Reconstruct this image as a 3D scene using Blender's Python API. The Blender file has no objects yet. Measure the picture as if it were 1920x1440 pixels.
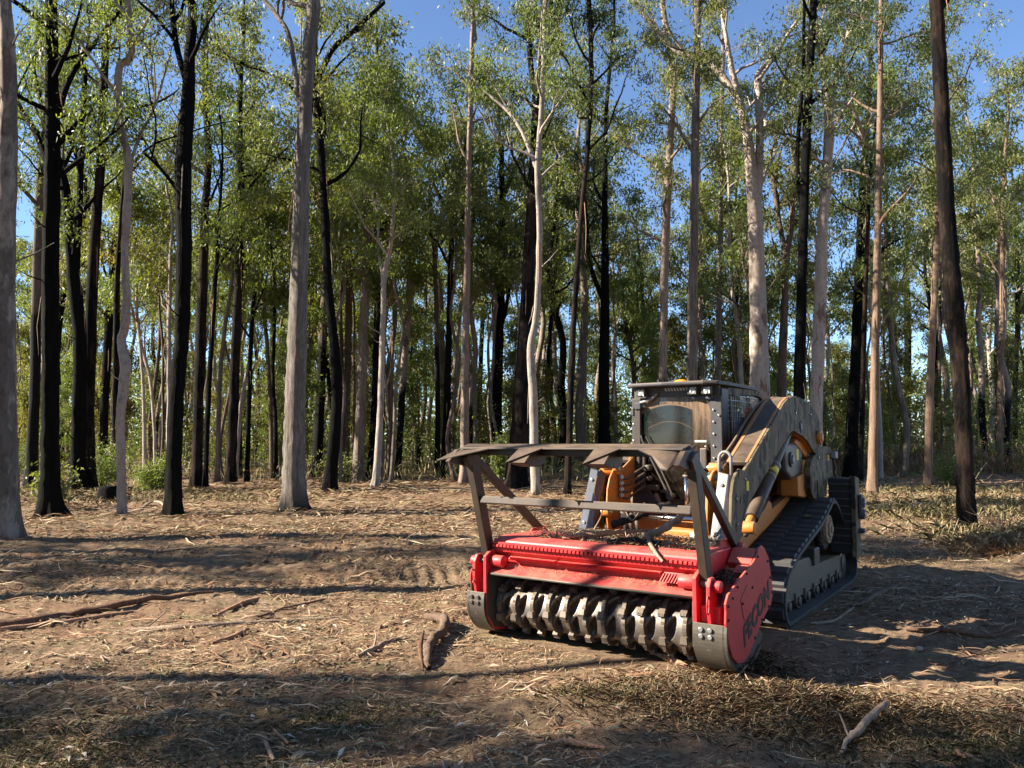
import bpy, math, random
import numpy as np
from mathutils import Vector, Matrix
random.seed(11); RNG = np.random.default_rng(7)
PI = math.pi
S = bpy.context.scene
C = S.collection

# ------------------------------------------------------------------ camera, sky, sun, exposure
EYE = 1.6; FPX = 1442.0; PITCH = math.atan(110/1442.0)
cam = bpy.data.cameras.new('camera'); camo = bpy.data.objects.new('camera', cam); C.objects.link(camo)
cam.sensor_width = 36; cam.lens = 36*FPX/1920; cam.clip_end = 900; cam.clip_start = 0.05
camo.location = (0, 0, EYE); camo.rotation_euler = (PI/2+PITCH, 0, 0); S.camera = camo
S.render.resolution_x = 1024; S.render.resolution_y = 768

SUN = Vector((-0.845, -0.075, 0.49)).normalized()          # towards the sun
w = bpy.data.worlds.new('World'); S.world = w; w.use_nodes = True
nt = w.node_tree; bg = nt.nodes['Background']
sky = nt.nodes.new('ShaderNodeTexSky'); sky.sky_type = 'NISHITA'; sky.sun_disc = False
sky.sun_elevation = math.asin(SUN.z); sky.sun_rotation = math.atan2(SUN.x, SUN.y)
sky.air_density = 1.0; sky.dust_density = 0.0; sky.ozone_density = 3.4; sky.altitude = 2600
nt.links.new(sky.outputs[0], bg.inputs[0]); bg.inputs[1].default_value = 0.075
sl = bpy.data.lights.new('sun', 'SUN'); sl.energy = 5.0; sl.angle = math.radians(0.5); sl.color = (1.0, 0.90, 0.75)
so = bpy.data.objects.new('sun', sl); C.objects.link(so); so.rotation_euler = SUN.to_track_quat('Z', 'Y').to_euler()
so.location = (-20, 3, 30)
S.cycles.caustics_reflective = False; S.cycles.caustics_refractive = False
S.view_settings.view_transform = 'Standard'; S.view_settings.look = 'None'
S.view_settings.exposure = 1.88; S.view_settings.gamma = 1; S.view_settings.use_curve_mapping = False

# ------------------------------------------------------------------ materials
MATS = {}
def newmat(name):
    m = bpy.data.materials.new(name); m.use_nodes = True
    MATS[name] = m; t = m.node_tree
    return m, t, t.nodes['Principled BSDF']
def nd(t, typ, **kw):
    n = t.nodes.new(typ)
    for k, v in kw.items(): setattr(n, k, v)
    return n
def noise(t, vec, scale, detail=4, rough=0.55, dim=None):
    n = nd(t, 'ShaderNodeTexNoise'); n.inputs['Scale'].default_value = scale
    n.inputs['Detail'].default_value = detail; n.inputs['Roughness'].default_value = rough
    t.links.new(vec, n.inputs['Vector']); return n
def ramp(t, fac, stops, interp='LINEAR'):
    r = nd(t, 'ShaderNodeValToRGB'); r.color_ramp.interpolation = interp
    e = r.color_ramp.elements
    while len(e) < len(stops): e.new(0.5)
    for i, (p, c) in enumerate(stops):
        e[i].position = p; e[i].color = (c[0], c[1], c[2], 1) if hasattr(c, '__len__') else (c, c, c, 1)
    t.links.new(fac, r.inputs[0]); return r
def mix(t, fac, a, b, mode='MIX'):
    m = nd(t, 'ShaderNodeMix', data_type='RGBA', blend_type=mode)
    if hasattr(fac, 'links'): t.links.new(fac, m.inputs[0])
    else: m.inputs[0].default_value = fac
    for i, s in ((6, a), (7, b)):
        if hasattr(s, 'links'): t.links.new(s, m.inputs[i])
        else: m.inputs[i].default_value = (s[0], s[1], s[2], 1)
    return m
def mapping(t, scale, src='Object', rot=(0, 0, 0)):
    tc = nd(t, 'ShaderNodeTexCoord'); mp = nd(t, 'ShaderNodeMapping')
    mp.inputs['Scale'].default_value = scale; mp.inputs['Rotation'].default_value = rot
    t.links.new(tc.outputs[src], mp.inputs[0]); return mp.outputs[0]
def math_(t, op, a, b=None):
    n = nd(t, 'ShaderNodeMath', operation=op)
    for i, s in enumerate((a, b)):
        if s is None: continue
        if hasattr(s, 'links'): t.links.new(s, n.inputs[i])
        else: n.inputs[i].default_value = s
    return n.outputs[0]
def bump(t, h, strength, dist, b):
    n = nd(t, 'ShaderNodeBump'); n.inputs['Strength'].default_value = strength; n.inputs['Distance'].default_value = dist
    t.links.new(h, n.inputs['Height']); t.links.new(n.outputs[0], b.inputs['Normal']); return n

DUST = (0.30, 0.21, 0.13)
def paint(name, col, rough=0.45, metal=0.0, dust=0.35, dustcol=DUST, chips=None, nscale=3.0):
    """machine paint with settled dust on what faces up, faint dust all over and scuffs"""
    m, t, b = newmat(name); v = mapping(t, (1, 1, 1))
    n1 = noise(t, v, nscale, 6, 0.65); n2 = noise(t, v, nscale*9, 5, 0.7)
    geo = nd(t, 'ShaderNodeNewGeometry'); sx = nd(t, 'ShaderNodeSeparateXYZ'); t.links.new(geo.outputs['Normal'], sx.inputs[0])
    up = math_(t, 'MAXIMUM', sx.outputs[2], 0.0)
    up = math_(t, 'MULTIPLY_ADD', up, 0.55); up.node.inputs[2].default_value = 0.12
    amt = math_(t, 'MULTIPLY', up, ramp(t, n1.outputs[0], [(0.30, 0.15), (0.68, 1.9)]).outputs[0])
    amt = math_(t, 'MULTIPLY', amt, dust*2.2)
    amt = math_(t, 'MINIMUM', amt, 0.93)
    var = mix(t, ramp(t, n2.outputs[0], [(0.35, 0.0), (0.65, 1.0)]).outputs[0], [c*0.82 for c in col], [min(1, c*1.12) for c in col])
    base = var.outputs[2]
    if chips:
        n3 = noise(t, v, nscale*5.5, 8, 0.75)
        base = mix(t, ramp(t, n3.outputs[0], [(0.60, 0.0), (0.66, 0.85)]).outputs[0], base, chips).outputs[2]
    mx = mix(t, amt, base, dustcol)
    t.links.new(mx.outputs[2], b.inputs['Base Color'])
    rr = math_(t, 'MULTIPLY_ADD', amt, 0.5); rr.node.inputs[2].default_value = rough
    t.links.new(rr, b.inputs['Roughness']); b.inputs['Metallic'].default_value = metal
    bump(t, n2.outputs[0], 0.12, 0.01, b)
    return m

RED = paint('red_paint', (0.52, 0.020, 0.030), 0.42, dust=0.20, chips=(0.17, 0.03, 0.025), nscale=6)
REDS = paint('red_side_paint', (0.50, 0.020, 0.026), 0.5, dust=0.22, chips=(0.36, 0.03, 0.03))
ORANGE = paint('orange_paint', (0.56, 0.185, 0.020), 0.45, dust=0.36, chips=(0.24, 0.10, 0.03), nscale=5)
DARK = paint('dark_steel', (0.028, 0.030, 0.034), 0.42, dust=0.30)
CABM = paint('dark_cab_paint', (0.011, 0.015, 0.025), 0.5, dust=0.24)
NAVY = paint('dark_navy_panel', (0.007, 0.009, 0.016), 0.55, dust=0.10)
PUSH = paint('weathered_push_bar_steel', (0.026, 0.019, 0.015), 0.45, 0.1, dust=0.42, dustcol=(0.15, 0.10, 0.065), chips=(0.085, 0.045, 0.026))
ARMEDGE = paint('scuffed_orange_edge', (0.36, 0.14, 0.03), 0.5, dust=0.3, chips=(0.12, 0.07, 0.04))
GREY = paint('light_grey_paint', (0.20, 0.20, 0.21), 0.5, dust=0.15)
SLATE_SHADE = paint('slate_and_shaded_grey', (0.040, 0.055, 0.090), 0.75, dust=0.08)  # slate tone of small fittings; also paints shade onto the left guard plate
RUBBER = paint('track_rubber', (0.026, 0.027, 0.030), 0.62, dust=0.22, dustcol=(0.11, 0.095, 0.085))
SHOE = paint('worn_shoe_steel', (0.075, 0.066, 0.055), 0.40, 0.35, dust=0.45, dustcol=(0.17, 0.135, 0.10), chips=(0.22, 0.19, 0.16))
DEEP = paint('dark_pocket_steel', (0.055, 0.035, 0.024), 0.7, 0.1, dust=0.2)  # dark brown steel for rotor pockets and chamber liner, darker than the drum
BOLT = paint('zinc_bolt', (0.42, 0.42, 0.40), 0.32, 0.7, dust=0.15)
CHROME = paint('cylinder_rod_chrome', (0.55, 0.55, 0.56), 0.16, 1.0, dust=0.05)
HOSE = paint('hose_rubber', (0.022, 0.022, 0.022), 0.55, dust=0.45)
YELLOW = paint('yellow_sticker', (0.75, 0.55, 0.03), 0.45, dust=0.05)
WHITEP = paint('white_sticker', (0.65, 0.65, 0.62), 0.45, dust=0.1)
SPROK = paint('dusty_sprocket', (0.34, 0.25, 0.165), 0.7, dust=0.6, dustcol=(0.36, 0.27, 0.18))
SEAT = paint('seat_cloth', (0.02, 0.022, 0.028), 0.8, dust=0.1)
BLUEC = paint('blue_cloth', (0.05, 0.13, 0.34), 0.8, dust=0.05)
HIVIS = paint('orange_cloth', (0.85, 0.17, 0.02), 0.75, dust=0.03)
LETTER = paint('black_lettering', (0.018, 0.014, 0.014), 0.5, dust=0.05)
FRAMEO = paint('olive_track_frame', (0.085, 0.078, 0.060), 0.5, dust=0.35)

m, t, b = newmat('polished_rotor_steel'); v = mapping(t, (1, 1, 1))
n1 = noise(t, v, 7, 6, 0.7); n2 = noise(t, mapping(t, (3, 60, 60)), 1.0, 4)
c = mix(t, ramp(t, n1.outputs[0], [(0.35, 0), (0.7, 1)]).outputs[0], (0.25, 0.225, 0.20), (0.075, 0.054, 0.040))
t.links.new(c.outputs[2], b.inputs['Base Color']); b.inputs['Metallic'].default_value = 0.72
t.links.new(ramp(t, n1.outputs[0], [(0.3, 0.34), (0.7, 0.65)]).outputs[0], b.inputs['Roughness']); bump(t, n2.outputs[0], 0.15, 0.004, b)
ROTOR = m
TOOLM = paint('worn_cutter_steel', (0.13, 0.105, 0.085), 0.5, 0.35, dust=0.30, dustcol=(0.19, 0.14, 0.10), chips=(0.07, 0.05, 0.035), nscale=6)

m, t, b = newmat('camouflage_wrap'); v = mapping(t, (1.0, 1.3, 0.72), rot=(0.35, 0, 0))
def blot(seed_off, sc, th):
    mp = nd(t, 'ShaderNodeVectorMath', operation='ADD'); t.links.new(v, mp.inputs[0]); mp.inputs[1].default_value = (seed_off, seed_off*1.7, -seed_off)
    n = noise(t, mp.outputs[0], sc, 1.5, 0.45); return ramp(t, n.outputs[0], [(th, 0), (th+0.012, 1)]).outputs[0]
c = mix(t, blot(3.1, 6.0, 0.50), (0.165, 0.128, 0.078), (0.096, 0.076, 0.043))
c = mix(t, blot(9.4, 6.8, 0.565), c.outputs[2], (0.036, 0.032, 0.022))
c = mix(t, blot(15.2, 6.2, 0.560), c.outputs[2], (0.130, 0.088, 0.066))
c = mix(t, blot(21.9, 8.5, 0.63), c.outputs[2], (0.018, 0.018, 0.015))
t.links.new(c.outputs[2], b.inputs['Base Color']); b.inputs['Roughness'].default_value = 0.7; b.inputs['Specular IOR Level'].default_value = 0.25
CAMO = m

# front door glazing: polycarbonate, muddy outside the arc the wiper sweeps
m, t, b = newmat('dusty_door_glass')
tc = nd(t, 'ShaderNodeTexCoord'); sp = nd(t, 'ShaderNodeSeparateXYZ'); t.links.new(tc.outputs['Object'], sp.inputs[0])
dx = math_(t, 'SUBTRACT', sp.outputs[0], -0.00); dz = math_(t, 'SUBTRACT', sp.outputs[2], 1.40)
d = math_(t, 'SQRT', math_(t, 'ADD', math_(t, 'MULTIPLY', dx, dx), math_(t, 'MULTIPLY', dz, dz)))
outer = ramp(t, d, [(0.555, 0.0), (0.575, 1.0)]).outputs[0]
side = ramp(t, sp.outputs[0], [(0.225, 0), (0.24, 1)]).outputs[0]
msk = math_(t, 'MAXIMUM', outer, side)
st = noise(t, mapping(t, (26, 1, 2.2)), 1.0, 6, 0.7)
strk = ramp(t, st.outputs[0], [(0.34, 0.10), (0.60, 1.0)]).outputs[0]
n2 = noise(t, mapping(t, (1, 1, 1)), 22, 7, 0.75)
thin = ramp(t, n2.outputs[0], [(0.52, 0.04), (0.75, 0.35)]).outputs[0]
edge = ramp(t, math_(t, 'ABSOLUTE', math_(t, 'SUBTRACT', d, 0.562)), [(0.0, 0.8), (0.012, 0.0)]).outputs[0]
arc2 = ramp(t, math_(t, 'ABSOLUTE', math_(t, 'SUBTRACT', d, 0.40)), [(0.0, 0.35), (0.006, 0.0)]).outputs[0]
low = ramp(t, sp.outputs[2], [(1.30/2.5, 1.0), (1.62/2.5, 0.0)]).outputs[0]
lowz = math_(t, 'MULTIPLY', sp.outputs[2], 0.4); low = ramp(t, lowz, [(0.62, 0.30), (0.77, 1.5)]).outputs[0]
amt = math_(t, 'MINIMUM', math_(t, 'MULTIPLY', math_(t, 'MULTIPLY', msk, strk), math_(t, 'MULTIPLY', low, 0.62)), 0.95)
amt = math_(t, 'MAXIMUM', amt, math_(t, 'MULTIPLY', thin, 0.6)); amt = math_(t, 'MAXIMUM', amt, edge); amt = math_(t, 'MAXIMUM', amt, arc2)
b.inputs['Base Color'].default_value = (0.20, 0.128, 0.075, 1); b.inputs['Roughness'].default_value = 0.85
gl = nd(t, 'ShaderNodeBsdfGlossy'); gl.inputs['Roughness'].default_value = 0.06; gl.inputs['Color'].default_value = (0.8, 0.8, 0.8, 1)
tr = nd(t, 'ShaderNodeBsdfTransparent'); tr.inputs[0].default_value = (0.26, 0.27, 0.27, 1)
fr = nd(t, 'ShaderNodeFresnel'); fr.inputs[0].default_value = 1.5
ms = nd(t, 'ShaderNodeMixShader'); fm = math_(t, 'ADD', fr.outputs[0], 0.02)
t.links.new(fm, ms.inputs[0]); t.links.new(tr.outputs[0], ms.inputs[1]); t.links.new(gl.outputs[0], ms.inputs[2])
m2 = nd(t, 'ShaderNodeMixShader'); t.links.new(amt, m2.inputs[0]); t.links.new(ms.outputs[0], m2.inputs[1]); t.links.new(b.outputs[0], m2.inputs[2])
t.links.new(m2.outputs[0], t.nodes['Material Output'].inputs[0]); GLASS = m
m, t, b = newmat('lamp_lens'); b.inputs['Base Color'].default_value = (0.36, 0.37, 0.38, 1); b.inputs['Roughness'].default_value = 0.28; b.inputs['Metallic'].default_value = 0.5
vv = nd(t, 'ShaderNodeTexVoronoi'); vv.inputs['Scale'].default_value = 38; t.links.new(mapping(t, (1, 1, 1)), vv.inputs['Vector']); bump(t, vv.outputs[0], 0.7, 0.02, b); LENS = m
m, t, b = newmat('amber_beacon_plastic'); b.inputs['Base Color'].default_value = (0.85, 0.34, 0.03, 1); b.inputs['Roughness'].default_value = 0.25; AMBER = m

def bark(name, light, dark, streak=14, patch=None, char=None, rough=0.9, bstr=0.7, pamt=0.5, spec=0.2):
    """bark with upright streaks; char = (height, width, colour) burnt black below that height"""
    m, t, b = newmat(name); tc = nd(t, 'ShaderNodeTexCoord')
    v = mapping(t, (streak, streak, 1.1)); v2 = mapping(t, (1, 1, 0.35))
    n1 = noise(t, v, 1.0, 9, 0.78); n2 = noise(t, v2, 2.6, 7, 0.68); n3 = noise(t, mapping(t, (streak*2.5, streak*2.5, 9)), 1.0, 5, 0.7)
    c = mix(t, ramp(t, n1.outputs[0], [(0.34, 0), (0.64, 1)]).outputs[0], dark, light).outputs[2]
    if patch is not None:
        c = mix(t, ramp(t, n2.outputs[0], [(pamt, 0), (pamt+0.07, 1)]).outputs[0], c, patch).outputs[2]
    c = mix(t, ramp(t, n3.outputs[0], [(0.30, 0.55), (0.50, 0.0)]).outputs[0], c, [x*0.35 for x in dark]).outputs[2]
    if char:
        sp = nd(t, 'ShaderNodeSeparateXYZ'); t.links.new(tc.outputs['Object'], sp.inputs[0])
        h = math_(t, 'MULTIPLY_ADD', n2.outputs[0], char[1]*2); h.node.inputs[2].default_value = -char[1]
        h = math_(t, 'ADD', h, sp.outputs[2]); h = math_(t, 'DIVIDE', h, 30.0)
        k = ramp(t, h, [(max(0, char[0]/30-0.008), 1), (char[0]/30+0.008, 0)]).outputs[0]
        c = mix(t, k, c, char[2]).outputs[2]
    t.links.new(c, b.inputs['Base Color']); b.inputs['Roughness'].default_value = rough; b.inputs['Specular IOR Level'].default_value = spec
    hb_ = math_(t, 'MULTIPLY_ADD', n3.outputs[0], 0.5); t.links.new(n1.outputs[0], hb_.node.inputs[2]); bump(t, hb_, bstr, 0.035, b); return m
COAL = (0.006, 0.0056, 0.0056)
BARK = {
 'black': bark('charred_bark', (0.0085, 0.0078, 0.0075), (0.0018, 0.0018, 0.0018), 11, (0.024, 0.017, 0.0125), pamt=0.64, bstr=1.0, spec=0.08),
 'blackbrown': bark('charred_brown_bark', (0.042, 0.028, 0.021), (0.006, 0.005, 0.0045), 11, (0.006, 0.005, 0.005), pamt=0.47, bstr=1.0, spec=0.1),
 'blacklow': bark('bark_burnt_low', (0.17, 0.135, 0.11), (0.07, 0.055, 0.045), 12, (0.035, 0.028, 0.024), (6.5, 1.6, COAL), pamt=0.60),
 'grey': bark('grey_box_bark', (0.27, 0.22, 0.18), (0.065, 0.052, 0.044), 15, (0.125, 0.098, 0.08), bstr=1.0),
 'greyburn': bark('grey_bark_burnt_foot', (0.245, 0.215, 0.188), (0.056, 0.048, 0.042), 14, (0.125, 0.103, 0.088), (0.3, 0.5, COAL), bstr=1.0),
 'spot': bark('mottled_spotted_bark', (0.155, 0.128, 0.108), (0.085, 0.068, 0.056), 7, (0.25, 0.215, 0.185), bstr=0.45, pamt=0.51),
 'pale': bark('pale_smooth_bark', (0.36, 0.315, 0.275), (0.235, 0.198, 0.168), 5, (0.155, 0.125, 0.105), bstr=0.3, pamt=0.55),
 'white': bark('white_gum_bark', (0.43, 0.365, 0.315), (0.30, 0.235, 0.19), 5, (0.17, 0.115, 0.088), bstr=0.35, pamt=0.55),
 'pink': bark('pinkish_smooth_bark', (0.27, 0.20, 0.16), (0.165, 0.12, 0.098), 6, (0.11, 0.082, 0.07), bstr=0.25, pamt=0.55),
 'pinkburn': bark('pale_bark_burnt_low', (0.30, 0.235, 0.195), (0.15, 0.115, 0.095), 7, (0.10, 0.075, 0.06), (4.2, 1.4, COAL), bstr=0.3, pamt=0.57),
 'tan': bark('tan_stringy_bark', (0.25, 0.17, 0.12), (0.10, 0.068, 0.048), 18, (0.08, 0.058, 0.045), pamt=0.60),
 'brown': bark('brown_stringy_bark', (0.16, 0.115, 0.09), (0.060, 0.042, 0.034), 16, (0.035, 0.028, 0.024), pamt=0.56),
}
def leafmat(name, a, bcol, yel, trans=0.42):
    m, t, b = newmat(name); geo = nd(t, 'ShaderNodeNewGeometry')
    n = noise(t, geo.outputs['Position'], 0.55, 3); oi = nd(t, 'ShaderNodeObjectInfo')
    c = mix(t, geo.outputs['Random Per Island'], a, bcol).outputs[2]
    c = mix(t, ramp(t, n.outputs[0], [(0.48, 0), (0.68, 0.8)]).outputs[0], c, yel).outputs[2]
    nb_ = noise(t, geo.outputs['Position'], 0.9, 2); c = mix(t, ramp(t, nb_.outputs[0], [(0.38, 0.55), (0.55, 0)]).outputs[0], c, [x*0.6 for x in a]).outputs[2]
    c = mix(t, math_(t, 'MULTIPLY', oi.outputs['Random'], 0.35), c, [x*0.6 for x in a]).outputs[2]
    t.links.new(c, b.inputs['Base Color']); b.inputs['Roughness'].default_value = 0.5; b.inputs['Specular IOR Level'].default_value = 0.4
    tl = nd(t, 'ShaderNodeBsdfTranslucent'); c2 = mix(t, 1.0, c, (1.5, 1.6, 0.55), 'MULTIPLY').outputs[2]; t.links.new(c2, tl.inputs[0])
    mx = nd(t, 'ShaderNodeMixShader'); mx.inputs[0].default_value = trans
    t.links.new(b.outputs[0], mx.inputs[1]); t.links.new(tl.outputs[0], mx.inputs[2])
    t.links.new(mx.outputs[0], t.nodes['Material Output'].inputs[0]); return m
LEAF = [leafmat('gum_leaf_olive', (0.110, 0.130, 0.044), (0.220, 0.225, 0.100), (0.25, 0.235, 0.078)),
        leafmat('gum_leaf_green', (0.105, 0.145, 0.038), (0.210, 0.245, 0.085), (0.26, 0.260, 0.075)),
        leafmat('gum_leaf_dark', (0.052, 0.075, 0.027), (0.115, 0.135, 0.060), (0.14, 0.155, 0.05)),
        leafmat('gum_leaf_yellow', (0.115, 0.120, 0.034), (0.185, 0.170, 0.050), (0.215, 0.155, 0.045))]
FERN = leafmat('feathery_wattle_leaf', (0.11, 0.145, 0.045), (0.19, 0.22, 0.075), (0.23, 0.25, 0.075), 0.4)
UNDER = leafmat('undergrowth_leaf', (0.105, 0.135, 0.042), (0.20, 0.215, 0.085), (0.26, 0.235, 0.090), 0.40)
def strawmat(name, stops, trans=0.0):
    m, t, b = newmat(name); geo = nd(t, 'ShaderNodeNewGeometry')
    r = ramp(t, geo.outputs['Random Per Island'], stops); t.links.new(r.outputs[0], b.inputs['Base Color']); b.inputs['Roughness'].default_value = 0.8
    b.inputs['Specular IOR Level'].default_value = 0.2; return m
LITTER = strawmat('mulch_litter', [(0.0, (0.11, 0.06, 0.035)), (0.2, (0.20, 0.115, 0.068)), (0.45, (0.33, 0.215, 0.13)), (0.72, (0.46, 0.34, 0.21)), (0.86, (0.27, 0.235, 0.12)), (0.93, (0.17, 0.18, 0.10)), (1.0, (0.62, 0.51, 0.37))])
STRAW = strawmat('dry_straw', [(0.0, (0.30, 0.19, 0.11)), (0.5, (0.50, 0.36, 0.22)), (1.0, (0.62, 0.49, 0.32))])
GRASSM = strawmat('dull_grass', [(0.0, (0.11, 0.115, 0.045)), (0.45, (0.20, 0.18, 0.085)), (1.0, (0.38, 0.30, 0.17))])
BROWNS = strawmat('brown_dead_fern', [(0.0, (0.10, 0.055, 0.03)), (0.6, (0.21, 0.125, 0.07)), (1.0, (0.32, 0.21, 0.12))])
STICKD = bark('brown_weathered_wood', (0.30, 0.215, 0.155), (0.11, 0.075, 0.052), 30, (0.17, 0.115, 0.08), bstr=0.9)
STICK = bark('weathered_stick', (0.44, 0.34, 0.26), (0.20, 0.14, 0.10), 30, (0.26, 0.18, 0.13), bstr=0.6)
LOGM = bark('fallen_log_bark', (0.26, 0.145, 0.09), (0.09, 0.05, 0.035), 26, (0.15, 0.085, 0.055), bstr=0.9)
CHARW = bark('half_charred_wood', (0.05, 0.04, 0.035), (0.012, 0.010, 0.010), 22, (0.20, 0.145, 0.10), bstr=0.9, pamt=0.62)
BARKP = bark('shed_bark_strip', (0.46, 0.27, 0.17), (0.24, 0.13, 0.085), 26, None, bstr=0.6)

m, t, b = newmat('mulched_soil'); geo = nd(t, 'ShaderNodeNewGeometry'); P = geo.outputs['Position']
sc = nd(t, 'ShaderNodeMapping'); sc.inputs['Scale'].default_value = (1, 1.6, 1); t.links.new(P, sc.inputs[0])
n1 = noise(t, sc.outputs[0], 0.55, 5, 0.6); n2 = noise(t, sc.outputs[0], 7, 8, 0.75); n3 = noise(t, sc.outputs[0], 1.5, 5, 0.6); n4 = noise(t, sc.outputs[0], 55, 5, 0.7)
c = mix(t, ramp(t, n2.outputs[0], [(0.36, 0), (0.62, 1)]).outputs[0], (0.100, 0.064, 0.042), (0.315, 0.216, 0.135)).outputs[2]
c = mix(t, ramp(t, n1.outputs[0], [(0.42, 0), (0.60, 0.75)]).outputs[0], c, (0.22, 0.130, 0.078)).outputs[2]
c = mix(t, ramp(t, n3.outputs[0], [(0.56, 0), (0.68, 0.55)]).outputs[0], c, (0.215, 0.195, 0.095)).outputs[2]
c = mix(t, ramp(t, n4.outputs[0], [(0.55, 0), (0.70, 0.65)]).outputs[0], c, (0.47, 0.35, 0.235)).outputs[2]
t.links.new(c, b.inputs['Base Color']); b.inputs['Roughness'].default_value = 0.95; b.inputs['Specular IOR Level'].default_value = 0.15
hh = math_(t, 'MULTIPLY_ADD', n4.outputs[0], 0.35); t.links.new(n2.outputs[0], hh.node.inputs[2]); bump(t, hh, 1.0, 0.05, b)
SOIL = m

# ------------------------------------------------------------------ mesh helpers
def mesh_np(name, V, faces, mat, smooth=False, mi=None):
    me = bpy.data.meshes.new(name); V = np.asarray(V, dtype=np.float32)
    if not isinstance(faces, list): faces = [faces]
    faces = [np.asarray(f, dtype=np.int32) for f in faces if len(f)]
    nl = sum(f.size for f in faces); nf = sum(len(f) for f in faces)
    me.vertices.add(len(V)); me.vertices.foreach_set('co', V.ravel())
    me.loops.add(nl); me.polygons.add(nf)
    me.loops.foreach_set('vertex_index', np.concatenate([f.ravel() for f in faces]))
    tot = np.concatenate([np.full(len(f), f.shape[1], dtype=np.int32) for f in faces])
    st = np.concatenate([[0], np.cumsum(tot)[:-1]]).astype(np.int32)
    me.polygons.foreach_set('loop_start', st); me.polygons.foreach_set('loop_total', tot)
    if smooth: me.polygons.foreach_set('use_smooth', np.ones(nf, dtype=bool))
    for mm in (mat if isinstance(mat, (list, tuple)) else [mat]): me.materials.append(mm)
    if mi is not None: me.polygons.foreach_set('material_index', np.asarray(mi, dtype=np.int32))
    me.update(calc_edges=True); return me
def link(name, me, parent=None, loc=(0, 0, 0)):
    o = bpy.data.objects.new(name, me); C.objects.link(o); o.location = loc
    if parent is not None: o.parent = parent
    return o
def tag(o, label=None, cat=None, group=None, kind=None):
    for k, v in (('label', label), ('category', cat), ('group', group), ('kind', kind)):
        if v: o[k] = v
    return o
def empty(name, loc, rz=0.0):
    o = bpy.data.objects.new(name, None); C.objects.link(o); o.location = loc; o.rotation_euler = (0, 0, rz); o.empty_display_size = 0.3
    return o
def copy_tree(o, parent=None):
    c = o.copy(); C.objects.link(c)
    if parent is not None: c.parent = parent
    for ch in list(o.children): copy_tree(ch, c)
    return c

class G:
    """collects shapes for one mesh object"""
    def __init__(s): s.v = []; s.f = []; s.m = []
    def add(s, vs, fs, mi=0):
        k = len(s.v); s.v += [tuple(map(float, p)) for p in vs]; s.f += [tuple(i+k for i in f) for f in fs]; s.m += [mi]*len(fs); return s
    def box(s, x0, x1, y0, y1, z0, z1, mi=0):
        return s.add([(x0, y0, z0), (x1, y0, z0), (x1, y1, z0), (x0, y1, z0), (x0, y0, z1), (x1, y0, z1), (x1, y1, z1), (x0, y1, z1)],
                     [(0, 3, 2, 1), (4, 5, 6, 7), (0, 1, 5, 4), (1, 2, 6, 5), (2, 3, 7, 6), (3, 0, 4, 7)], mi)
    def hexa(s, a, b, mi=0):            # two quads a (4 pts), b (4 pts)
        return s.add(list(a)+list(b), [(3, 2, 1, 0), (4, 5, 6, 7), (0, 1, 5, 4), (1, 2, 6, 5), (2, 3, 7, 6), (3, 0, 4, 7)], mi)
    def prism(s, pts, a, b, axis='x', mi=0):
        def P(p, d): return (d, p[0], p[1]) if axis == 'x' else ((p[0], d, p[1]) if axis == 'y' else (p[0], p[1], d))
        n = len(pts); vs = [P(p, a) for p in pts]+[P(p, b) for p in pts]
        return s.add(vs, [tuple(range(n)), tuple(range(2*n-1, n-1, -1))]+[(i, i+n, (i+1) % n+n, (i+1) % n) for i in range(n)], mi)
    def cyl(s, p, q, r, n=16, r2=None, mi=0):
        p = Vector(p); q = Vector(q); d = (q-p).normalized(); u = d.orthogonal().normalized(); w_ = d.cross(u); r2 = r if r2 is None else r2
        vs = [p+(u*math.cos(2*PI*i/n)+w_*math.sin(2*PI*i/n))*r for i in range(n)]+[q+(u*math.cos(2*PI*i/n)+w_*math.sin(2*PI*i/n))*r2 for i in range(n)]
        return s.add(vs, [tuple(range(n-1, -1, -1)), tuple(range(n, 2*n))]+[(i, (i+1) % n, (i+1) % n+n, i+n) for i in range(n)], mi)
    def beam(s, p, q, w_, h, up=(0, 0, 1), mi=0):
        p = Vector(p); q = Vector(q); d = (q-p).normalized(); r = d.cross(Vector(up)).normalized(); u = r.cross(d)
        A = [p-r*w_/2-u*h/2, p+r*w_/2-u*h/2, p+r*w_/2+u*h/2, p-r*w_/2+u*h/2]; B = [x+(q-p) for x in A]
        return s.hexa(A, B, mi)
    def tube(s, path, r, n=10, mi=0):
        path = [Vector(p) for p in path]; rs = r if hasattr(r, '__len__') else [r]*len(path); k = len(path); vs = []; u = None
        for i, p in enumerate(path):
            d = (path[min(i+1, k-1)]-path[max(i-1, 0)]).normalized()
            u = d.orthogonal().normalized() if u is None else (u-d*u.dot(d)).normalized()
            w_ = d.cross(u)
            vs += [p+(u*math.cos(2*PI*j/n)+w_*math.sin(2*PI*j/n))*rs[i] for j in range(n)]
        fs = [(i*n+j, i*n+(j+1) % n, (i+1)*n+(j+1) % n, (i+1)*n+j) for i in range(k-1) for j in range(n)]
        return s.add(vs, fs+[tuple(range(n-1, -1, -1)), tuple(range((k-1)*n, k*n))], mi)
    def mesh(s, name, mat, off=(0, 0, 0)):
        me = bpy.data.meshes.new(name); me.from_pydata([(x-off[0], y-off[1], z-off[2]) for x, y, z in s.v], [], s.f)
        for mm in (mat if isinstance(mat, (list, tuple)) else [mat]): me.materials.append(mm)
        if any(s.m): me.polygons.foreach_set('material_index', s.m)
        me.update(); return me
OFF = [0, 0, 0]
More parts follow.
